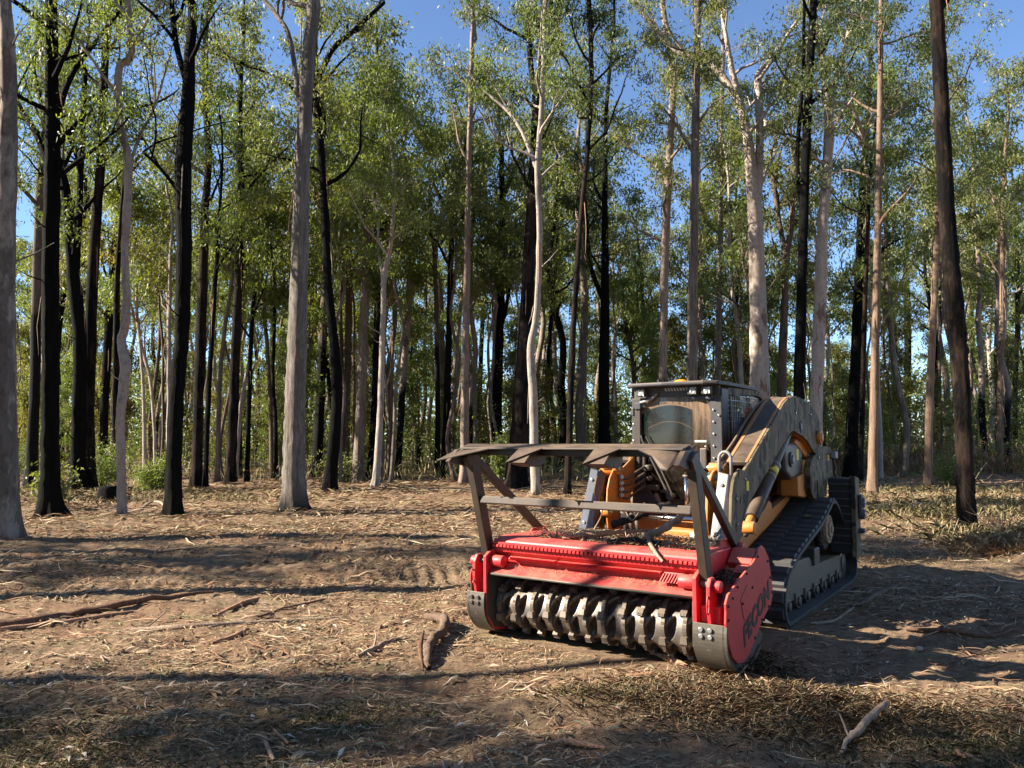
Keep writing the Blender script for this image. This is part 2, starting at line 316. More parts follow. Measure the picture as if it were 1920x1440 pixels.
def part(name, g, mat, parent, bevel=0.004, smooth=False, label=None, kind=None):
    me = g.mesh(name, mat, OFF); o = link(name, me, parent)
    if smooth: me.polygons.foreach_set('use_smooth', [True]*len(me.polygons))
    if bevel:
        b = o.modifiers.new('bevel', 'BEVEL'); b.width = bevel; b.segments = 2; b.limit_method = 'ANGLE'; b.angle_limit = math.radians(35)
    if smooth and not bevel:
        pass
    if label: o['label'] = label
    if kind: o['kind'] = kind
    return o
def arc(cy, cz, r, a0, a1, n): return [(cy+r*math.cos(math.radians(a0+(a1-a0)*i/n)), cz+r*math.sin(math.radians(a0+(a1-a0)*i/n))) for i in range(n+1)]
def spline(pts, n=6):
    """Catmull-Rom through the points"""
    P = [np.array(p, float) for p in pts]; P = [2*P[0]-P[1]]+P+[2*P[-1]-P[-2]]; out = []
    for i in range(1, len(P)-2):
        for k in range(n):
            t_ = k/n; out.append(0.5*((2*P[i])+(-P[i-1]+P[i+1])*t_+(2*P[i-1]-5*P[i]+4*P[i+1]-P[i+2])*t_*t_+(-P[i-1]+3*P[i]-3*P[i+1]+P[i+2])*t_**3))
    out.append(P[-2]); return np.array(out)

# ---- value noise and the lie of the land
_L = RNG.random((256, 256))
def vnoise(x, y):
    xi = np.floor(x).astype(int); yi = np.floor(y).astype(int); fx = x-xi; fy = y-yi; fx = fx*fx*(3-2*fx); fy = fy*fy*(3-2*fy)
    g = lambda a, b: _L[a & 255, b & 255]
    return (g(xi, yi)*(1-fx)+g(xi+1, yi)*fx)*(1-fy)+(g(xi, yi+1)*(1-fx)+g(xi+1, yi+1)*fx)*fy-0.5
HEAPS = [(1.35, 4.85, 0.55, 0.35, 0.13), (2.9, 4.7, 0.8, 0.4, 0.07), (7.5, 10.3, 0.75, 0.5, 0.28), (-1.3, 9.6, 0.9, 0.4, 0.12), (-0.3, 10.3, 1.0, 0.4, 0.10),
         (1.55, 5.75, 0.35, 0.3, 0.10), (-5.6, 9.9, 0.4, 0.25, 0.10), (-2.6, 11.5, 1.2, 0.5, 0.10), (0.5, 4.9, 0.5, 0.2, 0.05), (-6.2, 5.4, 1.6, 0.8, 0.08)]
MO = (0.58, 6.0); MA = math.radians(35)
def ground_z(x, y):
    x = np.asarray(x, float); y = np.asarray(y, float)
    z = 0.10*vnoise(x*0.16+9, y*0.22+3)+0.075*vnoise(x*0.7+40, y*1.3+11)+0.060*vnoise(x*1.9+5, y*3.1+70)+0.034*vnoise(x*5+50, y*7)+0.026*vnoise(x*13, y*17+9)+0.012*vnoise(x*31, y*37+9)
    z += 0.035*np.maximum(0, vnoise(x*0.35+77, y*0.9+31))*4*vnoise(x*6, y*9+5)
    for cx, cy, sx, sy, h in HEAPS: z = z+h*np.exp(-((x-cx)/sx)**2-((y-cy)/sy)**2)*(1+0.5*vnoise(x*6, y*6))
    lx = (x-MO[0])*math.cos(MA)-(y-MO[1])*math.sin(MA); ly = (x-MO[0])*math.sin(MA)+(y-MO[1])*math.cos(MA)
    k = np.clip(1.35-np.maximum(np.abs(lx)/1.25, np.abs(ly-2.3)/2.5), 0, 0.35)/0.35
    z = z*(1-0.85*k)-0.012*k
    u_ = x*0.97+y*0.24; v_ = y-9.35-0.12*x                            # tread prints of the tracks crossing the clearing
    for o_, x0_, x1_ in ((0.0, -7.5, 0.0), (1.5, -6.0, 0.5)): z = z+0.030*np.sin(u_*2*PI/0.17)*np.exp(-((v_-o_)/0.24)**4)*(x > x0_)*(x < x1_)*(0.4+1.2*np.abs(vnoise(x*0.8, y+o_)+0.2))-0.03*np.exp(-((v_-o_)/0.28)**4)*(x > x0_)*(x < x1_)
    r = np.hypot(x, y); return z*np.clip(1.3-r/120, 0.3, 1)
gz = lambda x, y: float(ground_z(x, y))

th_f = np.linspace(-0.72, 0.72, 540); th_b = np.linspace(0.72, 2*PI-0.72, 70)[1:-1]; TH = np.concatenate([th_f, th_b])
R = np.concatenate([[0.3], np.geomspace(1.2, 60, 395), np.geomspace(62, 420, 26)])
X = R[:, None]*np.sin(TH)[None]; Y = R[:, None]*np.cos(TH)[None]
fade = np.clip(1.0-(R-45)/30, 0, 1)[:, None]
Z = ground_z(X, Y)*fade
n, k = len(R), len(TH); I = np.arange(n*k).reshape(n, k); J = np.roll(I, -1, axis=1)
F = np.stack([I[:-1], J[:-1], J[1:], I[1:]], -1).reshape(-1, 4)
F0 = [tuple(int(i) for i in I[0][::-1])]
me = mesh_np('ground', np.stack([X, Y, Z], -1).reshape(-1, 3), [F[:, ::-1], np.array(F0)], SOIL, True)
tag(link('ground', me), kind='structure')
# ------------------------------------------------------------------ tracked loader
def m2w(x, y): return (MO[0]+x*math.cos(MA)+y*math.sin(MA), MO[1]-x*math.sin(MA)+y*math.cos(MA), 0.0)
def machine_root(name, x, y):
    OFF[:] = [x, y, 0]; return empty(name, m2w(x, y), -MA)
L = machine_root('track_loader', 0.06, 3.0)
tag(L, 'camouflage and orange tracked loader with dusty closed cab behind the red mulching head', 'track loader')
KX = 0.06
def mx_(x): return 2*KX-x                                   # mirror across the machine

# --- rubber tracks
LOOP = [(1.72, 0.02), (1.80, 0.0), (2.1, -0.005), (2.6, -0.005), (3.1, -0.005), (3.6, -0.005), (4.1, -0.005), (4.36, 0.0), (4.52, 0.03), (4.61, 0.11), (4.62, 0.22), (4.52, 0.34),
        (4.2, 0.58), (3.90, 0.82), (3.76, 0.925), (3.64, 0.975), (3.5, 0.98), (3.36, 0.92), (3.0, 0.79), (2.57, 0.69), (2.08, 0.57), (1.83, 0.475), (1.69, 0.37), (1.635, 0.25), (1.64, 0.12)]
def closed(pts, n=5):
    P = [np.array(p) for p in pts]; out = []; N = len(P)
    for i in range(N):
        a, b_, c_, d_ = P[i-1], P[i], P[(i+1) % N], P[(i+2) % N]
        for k in range(n):
            q = k/n; out.append(0.5*(2*b_+(-a+c_)*q+(2*a-5*b_+4*c_-d_)*q*q+(-a+3*b_-3*c_+d_)*q**3))
    return np.array(out)
LP = closed(LOOP); CEN = np.array([3.1, 0.42])
tang = np.roll(LP, -1, 0)-np.roll(LP, 1, 0); tang /= np.linalg.norm(tang, axis=1)[:, None]
nor = np.stack([tang[:, 1], -tang[:, 0]], 1)                # outward for this direction of travel
if np.mean(np.sum(nor*(LP-CEN), 1)) < 0: nor = -nor
seg = np.linalg.norm(np.roll(LP, -1, 0)-LP, axis=1); cum = np.concatenate([[0], np.cumsum(seg)]); TOT = cum[-1]
def at(s):
    s %= TOT; i = int(np.searchsorted(cum, s, side='right')-1); f = (s-cum[i])/seg[i]; j = (i+1) % len(LP)
    p = LP[i]*(1-f)+LP[j]*f; n_ = nor[i]*(1-f)+nor[j]*f; return p, n_/np.linalg.norm(n_)
lug_me = {}
def build_track(x0, x1, outer, full):
    g = G(); N = len(LP); inn = LP-nor*0.035
    for i in range(N):
        j = (i+1) % N; a, b_, c_, d_ = LP[i], LP[j], inn[j], inn[i]
        g.add([(x0, *a), (x1, *a), (x1, *b_), (x0, *b_), (x0, *d_), (x1, *d_), (x1, *c_), (x0, *c_)],
              [(0, 1, 2, 3), (4, 7, 6, 5), (0, 3, 7, 4), (1, 5, 6, 2)])
    belt = part('track_belt', g, RUBBER, L, 0)
    W = x1-x0; nl = 50; xm = (x0+x1)/2
    for i in range(nl):
        for side in (0, 1):
            s = (i+0.5*side)*TOT/nl; p, n_ = at(s); t_ = np.array([-n_[1], n_[0]])
            key = side
            if key not in lug_me:
                gg = G(); w2 = W*0.225; h = 0.052
                lo = [(-w2, -h), (w2, -h), (w2, h), (-w2, h)]; hi = [(-w2+0.008, -h+0.014), (w2-0.008, -h+0.014), (w2-0.008, h-0.014), (-w2+0.008, h-0.014)]
                gg.hexa([(a, b_, -0.004) for a, b_ in lo], [(a, b_, 0.026) for a, b_ in hi])
                me_ = bpy.data.meshes.new('tread_lug'); me_.from_pydata(gg.v, [], gg.f); me_.materials.append(RUBBER); lug_me[key] = me_
            o = link('tread_lug', lug_me[key], belt)
            xc = xm+(-1 if side else 1)*W*0.252
            ang = math.atan2(n_[1], n_[0])-PI/2
            o.location = (xc-OFF[0], p[0]-OFF[1], p[1]); o.rotation_euler = (ang, 0, 0)
    if not full: return
    # undercarriage frame, rollers, sprocket
    fx = x1-0.10
    g = G(); g.prism([(1.86, 0.33), (2.10, 0.35), (2.45, 0.47), (2.85, 0.46), (3.05, 0.35), (4.15, 0.33), (4.32, 0.26), (4.30, 0.16), (4.05, 0.14), (2.2, 0.13), (1.86, 0.12)], x0+0.06, fx)
    fr_ = part('track_frame', g, FRAMEO, L, 0.008)
    g = G(); g.prism([(1.76, 0.32), (2.02, 0.33), (2.02, 0.10), (1.78, 0.10)], fx-0.04, fx+0.012); part('frame_cover', g, FRAMEO, fr_, 0.006)
    g = G(); g.box(fx-0.12, fx+0.03, 2.95, 3.16, 0.36, 0.53); part('grease_housing', g, DARK, fr_, 0.012)
    for yc in np.linspace(2.05, 4.05, 7):
        g = G(); g.cyl((fx-0.16, yc, 0.105), (fx+0.01, yc, 0.105), 0.072, 20); g.cyl((fx+0.01, yc, 0.105), (fx+0.03, yc, 0.105), 0.045, 16)
        r_ = part('roller', g, DARK, L, 0.004, True); g = G(); g.box(fx-0.002, fx+0.022, yc-0.115, yc-0.085, 0.10, 0.19); part('roller_bracket', g, FRAMEO, r_, 0.004)
    for yc, zc, rr_ in ((1.90, 0.235, 0.16), (4.33, 0.21, 0.17)):
        g = G(); g.cyl((x0+0.1, yc, zc), (fx, yc, zc), rr_, 28); g.cyl((fx, yc, zc), (fx+0.012, yc, zc), rr_*0.55, 20); part('idler_wheel', g, DARK, L, 0.006, True)
    g = G(); yc, zc = 3.66, 0.665; pts = []
    nt_ = 22
    for i in range(nt_*4):
        r_ = (0.225 if (i % 4) in (0, 1) else 0.195); a = 2*PI*i/(nt_*4); pts.append((yc+r_*math.cos(a), zc+r_*math.sin(a)))
    g.prism(pts, fx-0.06, fx-0.02); sp_ = part('drive_sprocket', g, DARK, L, 0.003)
    g = G(); pts = []
    for i in range(60): r_ = 0.150+0.006*math.sin(i*2.1)+0.004*(i % 2); a = 2*PI*i/60; pts.append((yc+r_*math.cos(a), zc+r_*math.sin(a)))
    g.prism(pts, fx-0.019, fx+0.02); g.cyl((fx+0.02, yc, zc), (fx+0.04, yc, zc), 0.085, 24); g.cyl((fx+0.04, yc, zc), (fx+0.055, yc, zc), 0.04, 18)
    for i in range(9): a = 2*PI*i/9; g.cyl((fx+0.02, yc+0.118*math.cos(a), zc+0.118*math.sin(a)), (fx+0.03, yc+0.118*math.cos(a), zc+0.118*math.sin(a)), 0.011, 8)
    part('sprocket_hub', g, SPROK, sp_, 0.003)
    g = G(); g.prism([(3.3, 0.60), (3.35, 0.36), (3.9, 0.36), (3.9, 0.5), (3.75, 0.62)], x0+0.04, fx-0.2); part('final_drive', g, DARK, L, 0.01)
build_track(0.565, 1.025, True, True)
build_track(mx_(1.025), mx_(0.565), True, False)

# --- chassis
g = G(); g.prism([(1.75, 0.40), (1.68, 0.62), (1.80, 0.74), (2.60, 0.88), (3.30, 1.0), (4.35, 1.05), (4.45, 0.45), (4.2, 0.30), (2.0, 0.28)], -0.42, 0.54); ch = part('chassis', g, ORANGE, L, 0.012)
for sgn in (0, 1):
    X0, X1 = (0.545, 0.615) if sgn == 0 else (mx_(0.615), mx_(0.545))
    g = G(); g.prism([(1.60, 0.66), (1.72, 0.73), (2.45, 0.94), (2.60, 1.02), (2.68, 1.00), (2.72, 0.93), (3.25, 1.03), (3.34, 1.06), (3.34, 0.98), (2.70, 0.80), (1.78, 0.60)], X0, X1); part('track_guard', g, ORANGE, L, 0.006)
    X0, X1 = (0.70, 0.90) if sgn == 0 else (mx_(0.90), mx_(0.70))
g = G(); g.prism([(3.30, 1.03), (3.30, 1.32), (3.9, 1.36), (4.5, 1.30), (4.55, 0.6), (4.3, 0.6), (4.0, 1.0)], -0.45, 0.70); part('engine_hood', g, ORANGE, L, 0.02)
g = G(); g.prism([(2.75, 1.05), (2.75, 1.62), (3.0, 1.72), (3.5, 1.74), (4.2, 1.60), (4.5, 1.35), (4.5, 1.05)], -0.36, 0.50); part('engine_cover', g, DARK, L, 0.03)
# --- rear tower plates (camouflage) with arm pivots
TP = [(3.24, 1.34), (3.33, 1.42), (3.47, 1.475), (3.65, 1.52), (3.83, 1.545), (4.05, 1.555), (4.16, 1.55), (4.24, 1.50), (4.25, 1.21), (3.97, 1.19), (3.93, 1.0), (3.42, 0.99), (3.30, 1.04), (3.23, 1.13)]
for a, b_ in ((0.80, 0.865), (mx_(0.865), mx_(0.80))):
    g = G(); g.prism(TP, a, b_); tp = part('tower_plate', g, CAMO, L, 0.006)
g = G(); g.box(0.868, 0.875, 3.50, 3.83, 1.0, 1.20); part('access_cover', g, CAMO, tp, 0.003)
g = G(); g.box(0.60, 0.80, 3.25, 4.15, 1.02, 1.42); part('tower_box', g, ORANGE, L, 0.02)
# engine exhaust/air box seen under the arm
g = G(); g.prism([(2.66, 1.30), (2.62, 1.52), (2.72, 1.60), (3.0, 1.60), (3.28, 1.57), (3.28, 1.28), (2.85, 1.22)], 0.60, 0.78); ab = part('air_box', g, DARK, L, 0.03)
g = G(); g.cyl((0.779, 2.82, 1.43), (0.80, 2.82, 1.43), 0.075, 24); g.cyl((0.80, 2.82, 1.43), (0.812, 2.82, 1.43), 0.045, 24, mi=1); part('air_box_cap', g, [DARK, GREY], ab, 0.003)
g = G(); g.box(0.779, 0.784, 3.03, 3.11, 1.42, 1.53); part('warning_sticker', g, YELLOW, ab, 0)
g = G(); g.prism([(3.0, 1.05), (3.0, 1.25), (3.25, 1.27), (3.25, 1.02)], 0.62, 0.80); part('side_panel', g, ORANGE, L, 0.01)
g = G(); g.prism([(2.95, 1.60), (3.0, 1.64), (3.3, 1.60), (3.5, 1.50), (3.45, 1.42), (3.2, 1.52)], 0.62, 0.79); part('pivot_bracket', g, ORANGE, L, 0.01)
# --- slatted tail box beside the track
g = G(); g.box(0.86, 1.10, 4.02, 4.3, 0.36, 1.20); tb = part('tail_box', g, NAVY, L, 0.012)
for i in range(9): 
    g = G(); z = 0.47+i*0.082; g.box(0.865, 1.095, 3.99, 4.018, z, z+0.016); part('slat', g, DARK, tb, 0.003)
g = G(); g.prism([(3.97, 0.34), (3.97, 1.21), (4.0, 1.23), (4.20, 1.20), (4.22, 0.34)], 1.103, 1.155); ts_ = part('tail_box_side', g, CAMO, tb, 0.008)
for yy, zz, rr_ in ((4.14, 0.93, 0.055), (4.14, 0.80, 0.055), (4.10, 0.62, 0.03)):
    g = G(); g.cyl((1.157, yy, zz), (1.215, yy, zz), rr_, 20); g.cyl((1.215, yy, zz), (1.225, yy, zz), rr_*0.4, 12, mi=1); part('pin', g, [SLATE_SHADE, BOLT], L, 0.004, True)
g = G(); g.box(1.16, 1.20, 4.08, 4.20, 0.78, 1.02); part('latch_block', g, DARK, L, 0.01)
g = G(); g.tube(spline([(0.88, 4.20, 1.42), (0.90, 4.24, 1.30), (0.90, 4.22, 1.22), (0.96, 4.30, 1.10), (1.0, 4.5, 1.05)], 5), 0.014, 8); part('hose', g, HOSE, L, 0, True)
g = G(); g.box(0.868, 0.93, 4.12, 4.24, 1.42, 1.50); part('rear_lamp', g, GREY, L, 0.008)

# --- lift arms
ARM = [(1.13, 1.37), (1.28, 1.435), (2.35, 1.985), (2.50, 2.035), (2.64, 2.056), (2.80, 2.067), (2.95, 2.063), (3.10, 2.045), (3.26, 2.015), (3.40, 1.985), (3.53, 1.945), (3.64, 1.90), (3.72, 1.83), (3.78, 1.72), (3.79, 1.60), (3.73, 1.52),
       (3.60, 1.475), (3.45, 1.49), (3.20, 1.61), (3.0, 1.665), (2.79, 1.695), (2.68, 1.715), (2.60, 1.712), (2.52, 1.69), (2.27, 1.585), (1.83, 1.37), (1.43, 1.185), (1.26, 1.105), (1.165, 1.035), (1.06, 0.945), (1.01, 0.83), (0.97, 0.79), (0.88, 0.79), (0.82, 0.83), (0.79, 0.97),
       (0.815, 1.177), (0.86, 1.28), (0.93, 1.35), (1.02, 1.385)]
def mxa(x): return -0.51+(0.862-x)*0.70
def mirror(a, b_, s): return (a, b_) if s == 0 else (mxa(b_), mxa(a))
ARM0 = ARM
for s in (0, 1):
    ARM = [(p[0]+0.20*s, p[1]) for p in ARM0]
    a, b_ = mirror(0.835, 0.862, s); g = G(); g.prism(ARM, a, b_); arm = part('lift_arm', g, CAMO, L, 0.005)
    a, b_ = mirror(0.640, 0.663, s); g = G(); g.prism(ARM, a, b_); part('inner_arm_plate', g, ORANGE, arm, 0.005)
    a, b_ = mirror(0.664, 0.834, s)
    g = G(); top = [p for p in ARM[1:14]]; g.prism(top+[(p[0]+0.01, p[1]-0.03) for p in top[::-1]], a, b_); part('arm_top_plate', g, PUSH, arm, 0.003)
    g = G(); und = ARM[16:31]; g.prism(und+[(p[0], p[1]+0.022) for p in und[::-1]], a, b_); part('arm_under_plate', g, ORANGE, arm, 0.003)
    for xx in (mirror(0.655, 0.682, s), mirror(0.816, 0.84, s)):
        g = G(); g.prism([(p[0], p[1]+0.006) for p in ARM[1:8]]+[(p[0]+0.004, p[1]-0.012) for p in ARM[1:8][::-1]], xx[0], xx[1]); part('arm_edge_strip', g, ARMEDGE, arm, 0.002)
    a, b_ = mirror(0.865, 0.905, s); g = G(); g.cyl((a, 3.60, 1.66), (b_, 3.60, 1.66), 0.075, 28); g.cyl((b_ if s == 0 else a-0.01, 3.60, 1.66), ((b_+0.012) if s == 0 else a, 3.60, 1.66), 0.05, 20); part('pivot_boss', g, ORANGE, arm, 0.006, True)
    # pins at the arm tip
    for (y_, z_, rr_) in ((1.03, 1.39, 0.042), (1.00, 0.98, 0.045)):
        a, b_ = mirror(0.60, 0.70, s); g = G(); g.cyl((a, y_, z_), (b_, y_, z_), rr_, 20); g.cyl((a-0.02, y_, z_), (b_+0.02, y_, z_), rr_*0.5, 14, mi=1); part('pin_boss', g, [ORANGE, BOLT], arm, 0.005, True)
    # lift cylinder
    a, b_ = mirror(0.75, 0.75, s); x_ = a
    g = G(); g.cyl((x_, 1.62, 0.93), (x_, 2.36, 1.40), 0.062, 24); lc = part('lift_cylinder', g, PUSH, L, 0.004, True)
    g = G(); g.cyl((x_, 2.32, 1.375), (x_, 2.83, 1.70), 0.050, 24); part('cylinder_barrel', g, DARK, lc, 0.004, True)
    g = G(); g.cyl((x_, 2.15, 1.265), (x_, 2.17, 1.278), 0.066, 24); g.cyl((x_, 2.30, 1.36), (x_, 2.34, 1.385), 0.068, 24); part('cylinder_ring', g, GREY, lc, 0.002, True)
    g = G(); g.cyl((x_-0.05, 1.50, 0.86), (x_+0.07, 1.50, 0.86), 0.055, 20); g.cyl((x_, 1.50, 0.86), (x_, 1.64, 0.94), 0.04, 16); part('cylinder_eye', g, ORANGE, lc, 0.004, True)
    if s == 0:
        g = G(); g.cyl((x_, 2.205, 1.30), (x_, 2.285, 1.35), 0.0635, 24); part('cylinder_sticker', g, YELLOW, lc, 0, True)
    # tilt cylinder in front of the arm, hoses
    g = G(); g.tube(spline([(x_-0.03, 2.1, 1.10), (x_-0.06, 1.9, 1.0), (x_-0.03, 1.75, 0.88), (x_-0.05, 1.6, 0.78)], 4), 0.022, 8); part('hose', g, HOSE, L, 0, True)
# emblem on the arm, a thin badge
g = G(); g.prism([(2.87, 1.80), (2.935, 1.83), (2.965, 1.72), (2.90, 1.70)], 0.863, 0.868); part('badge', g, SLATE_SHADE, arm, 0); L.children[-1] if False else None
g = G(); g.prism([(2.895, 1.79), (2.93, 1.805), (2.945, 1.74), (2.915, 1.73)], 0.869, 0.872); part('badge', g, GREY, L, 0)

for k_, (z0_, x_) in enumerate(((0.0, 0.60), (0.035, 0.585), (0.07, 0.60))):
    g = G(); g.tube(spline([(x_, 1.05, 1.30+z0_), (x_+0.02, 1.5, 1.50+z0_), (x_+0.01, 2.1, 1.80+z0_), (x_+0.02, 2.6, 2.0+z0_*0.5), (x_+0.03, 3.1, 1.98)], 6), 0.013, 8); part('hose', g, HOSE, L, 0, True)
g = G(); g.box(0.8625, 0.866, 1.16, 1.22, 1.20, 1.28); part('warning_sticker', g, YELLOW, L, 0)
g = G(); g.box(0.8655, 0.869, 4.02, 4.08, 1.40, 1.46); part('warning_sticker', g, YELLOW, L, 0)
for (y_, z_) in ((3.32, 1.36), (3.60, 1.44), (4.10, 1.48), (4.15, 1.27), (3.40, 1.06), (3.85, 1.06), (1.12, 1.30), (0.90, 0.95), (0.90, 1.15), (2.72, 1.90), (3.3, 1.9)):
    g = G(); g.cyl((0.862, y_, z_), (0.876, y_, z_), 0.011, 10); part('bolt', g, BOLT, L, 0.002)
# --- guard plates at the arm tips
def gplate(y0, xl, xr, mat, hoop):
    g = G(); top, bot = 1.36, 0.76; dy = -0.24
    A = [(xl, y0, top-0.01), (xr-0.03, y0, top), (xr, y0+0.03, top-0.05), (xl, y0+0.03, top-0.05)]
    n_ = 0.02
    g.hexa([(xl, y0, top), (xr, y0-0.01, top-0.02), (xr, y0+n_, top-0.02), (xl, y0+n_, top)], [(xl-0.005, y0+dy, bot), (xr-0.01, y0+dy-0.01, bot), (xr-0.01, y0+dy+n_, bot), (xl-0.005, y0+dy+n_, bot)])
    g.hexa([(xr+0.001, y0-0.01, top-0.02), (xr+0.05, y0+0.05, top-0.06), (xr+0.045, y0+0.07, top-0.06), (xr+0.001, y0+n_, top-0.02)],
           [(xr-0.008, y0+dy-0.01, bot), (xr+0.04, y0+dy+0.05, bot+0.03), (xr+0.035, y0+dy+0.07, bot+0.03), (xr-0.008, y0+dy+n_, bot)])
    p_ = part('guard_plate', g, mat, L, 0.004)
    for f in (0.17, 0.80):
        g = G(); c_ = Vector(((xl+xr)/2, y0+dy*f, top-(top-bot)*f)); g.cyl(c_+Vector((0, -0.02, 0)), c_+Vector((0, 0.01, 0)), 0.014, 12); part('bolt', g, BOLT, p_, 0.002)
    if hoop:
        xc = (xl+xr)/2; pts = [(xc-0.05, y0+0.04, 1.28), (xc-0.05, y0+0.04, 1.47)]+[(xc-0.05*math.cos(PI*i/8), y0+0.04, 1.47+0.055*math.sin(PI*i/8)) for i in range(1, 8)]+[(xc+0.05, y0+0.04, 1.47), (xc+0.05, y0+0.04, 1.28)]
        g = G(); g.tube(pts, 0.013, 12); part('hoop', g, GREY, p_, 0, True)
gplate(0.92, 0.715, 0.80, GREY, True)
gplate(1.10, -0.58, -0.50, SLATE_SHADE, False)  # grey plate like the right one; its shade is put into the colour
# hose shroud on the inside of the right-hand plate
g = G()
for k, (z_, rr_) in enumerate(((1.30, 0.028), (1.26, 0.026), (1.225, 0.024), (1.19, 0.022))):
    g.tube(spline([(0.70, 1.0, z_), (0.63, 0.98, z_+0.01), (0.59, 1.0, z_-0.03), (0.60, 1.05, z_-0.09)], 5), rr_, 10, mi=(0 if k != 1 else 1))
part('hose_bundle', g, [GREY, YELLOW], L, 0, True)
g = G(); g.tube(spline([(0.60, 1.05, 1.20), (0.62, 0.96, 1.0), (0.66, 0.9, 0.85), (0.66, 0.86, 0.68)], 8), 0.034, 12); part('hose_sleeve', g, SLATE_SHADE, L, 0, True)
# --- left arm tip seen past the cab: hydraulic block with hoses
g = G(); g.prism([(1.22, 0.80), (1.18, 1.20), (1.30, 1.25), (1.50, 1.15), (1.55, 0.80)], -0.47, -0.37); hb = part('coupler_arm', g, ORANGE, L, 0.015)
g = G(); g.cyl((-0.50, 1.20, 1.36), (-0.338, 1.20, 1.36), 0.062, 22); g.cyl((-0.337, 1.20, 1.36), (-0.325, 1.20, 1.36), 0.028, 14, mi=1); part('pin_boss', g, [ORANGE, BOLT], hb, 0.005, True)
g = G(); 
for i in range(4): g.cyl((-0.355, 1.27, 1.28-0.055*i), (-0.32, 1.22, 1.28-0.055*i), 0.024, 12); g.cyl((-0.32, 1.22, 1.28-0.055*i), (-0.30, 1.19, 1.28-0.055*i), 0.016, 10)
part('hydraulic_coupling', g, BOLT, hb, 0.003)
for i in range(4):
    z_ = 1.27-0.06*i; g = G(); g.tube(spline([(-0.31, 1.22, z_), (-0.27, 1.26, z_), (-0.24, 1.34, z_+0.05), (-0.22, 1.5, z_+0.10)], 6), 0.011, 8); part('hydraulic_pipe', g, PUSH, L, 0, True)
# coupler frame low in front
g = G(); g.box(0.10, 0.60, 0.98, 1.06, 0.62, 0.86); g.box(-0.45, 0.58, 1.30, 1.42, 0.72, 0.90); cp = part('coupler_frame', g, ORANGE, L, 0.014)
g = G(); g.box(0.44, 0.52, 0.965, 0.979, 0.80, 0.845); part('plate_slot', g, WHITEP, cp, 0.003)
g = G(); g.tube([(-0.2, 1.25, 0.93), (0.55, 1.22, 0.93)], 0.022, 12); part('cross_tube', g, CHROME, cp, 0, True)
for i in range(3):
    g = G(); g.tube(spline([(-0.28+0.06*i, 1.3, 0.95), (-0.24+0.06*i, 1.12, 0.93+0.02*i), (-0.2+0.06*i, 1.05, 0.85), (-0.15+0.04*i, 1.2, 0.75)], 6), 0.018, 8); part('hose', g, HOSE, cp, 0, True)
g = G(); g.cyl((-0.12, 1.12, 0.98), (-0.06, 1.05, 0.96), 0.03, 14); g.cyl((-0.25, 1.10, 1.02), (-0.25, 1.10, 0.90), 0.028, 14); part('hose_fitting', g, BOLT, cp, 0.003)

# --- cab
CX0, CX1 = -0.39, 0.515
g = G(); g.prism([(1.62, 0.80), (1.63, 2.05), (1.70, 2.09), (2.66, 2.12), (2.80, 2.10), (2.93, 2.02), (3.00, 1.90), (2.98, 1.3), (2.96, 0.9)], CX0+0.02, CX0+0.05); cb = part('cab_side_panel', g, CABM, L, 0.006, label='cab side on the far side')
def slab(name, pts, x0, x1, mat, bev=0.006, par=None): g = G(); g.prism(pts, x0, x1); return part(name, g, mat, par or L, bev)
# near side: front post, roof rail, rear post, sill
slab('front_post', [(1.60, 0.82), (1.60, 2.10), (1.78, 2.10), (1.76, 1.40), (1.74, 0.85)], CX1-0.05, CX1, CABM)
slab('roof_rail', [(1.782, 2.04), (1.782, 2.115), (2.60, 2.135), (2.78, 2.12), (2.93, 2.04), (3.02, 1.90), (3.05, 1.55), (2.99, 1.55), (2.965, 1.88), (2.88, 2.00), (2.74, 2.065), (2.6, 2.075)], CX1-0.05, CX1, CAMO)
slab('side_sill', [(1.762, 1.33), (1.765, 1.40), (2.99, 1.52), (2.99, 0.9), (1.75, 0.9)], CX1-0.05, CX1, CABM)
slab('rear_wall', [(2.97, 0.9), (2.97, 1.88), (2.99, 1.86), (3.0, 0.9)], CX0+0.055, CX1-0.055, DARK)
# wire grille on the near side window
g = G(); xg = CX1-0.02
def topz(y): return 2.04+0.03*(y-1.78)/0.85 if y < 2.62 else 2.06-(y-2.62)**2*1.1
for y_ in np.arange(1.82, 2.97, 0.05): g.cyl((xg, y_, 1.39+0.105*(y_-1.76)), (xg, y_, topz(y_)), 0.0028, 5)
for z_ in np.arange(1.45, 2.06, 0.05):
    ye = 2.96 if z_ < 1.85 else (2.62+math.sqrt(max(0, (2.06-z_)/1.1))); ys = 1.775 if z_ < 1.42 else 1.775
    g.cyl((xg+0.005, ys, z_), (xg+0.005, min(ye, 2.96), z_), 0.0028, 5)
gr = part('window_grille', g, BOLT, L, 0); gr['kind'] = 'stuff'
# seat, jacket and vest seen through the grille
g = G(); g.prism([(2.45, 1.20), (2.50, 1.95), (2.62, 1.98), (2.66, 1.2)], -0.1, 0.28); g.box(-0.15, 0.3, 2.0, 2.6, 1.05, 1.2); seat_ = part('seat', g, SEAT, L, 0.04)
g = G(); g.prism([(2.70, 1.62), (2.66, 1.95), (2.74, 2.0), (2.80, 1.9), (2.82, 1.66)], 0.37, 0.42); part('hanging_vest', g, HIVIS, L, 0.012)
g = G(); g.prism([(2.46, 1.45), (2.44, 1.88), (2.55, 1.93), (2.62, 1.5)], 0.32, 0.36); part('hanging_jacket', g, BLUEC, L, 0.012)
g = G(); g.box(CX0+0.07, CX1-0.07, 1.70, 2.95, 0.85, 0.95); part('cab_floor', g, DARK, L, 0)
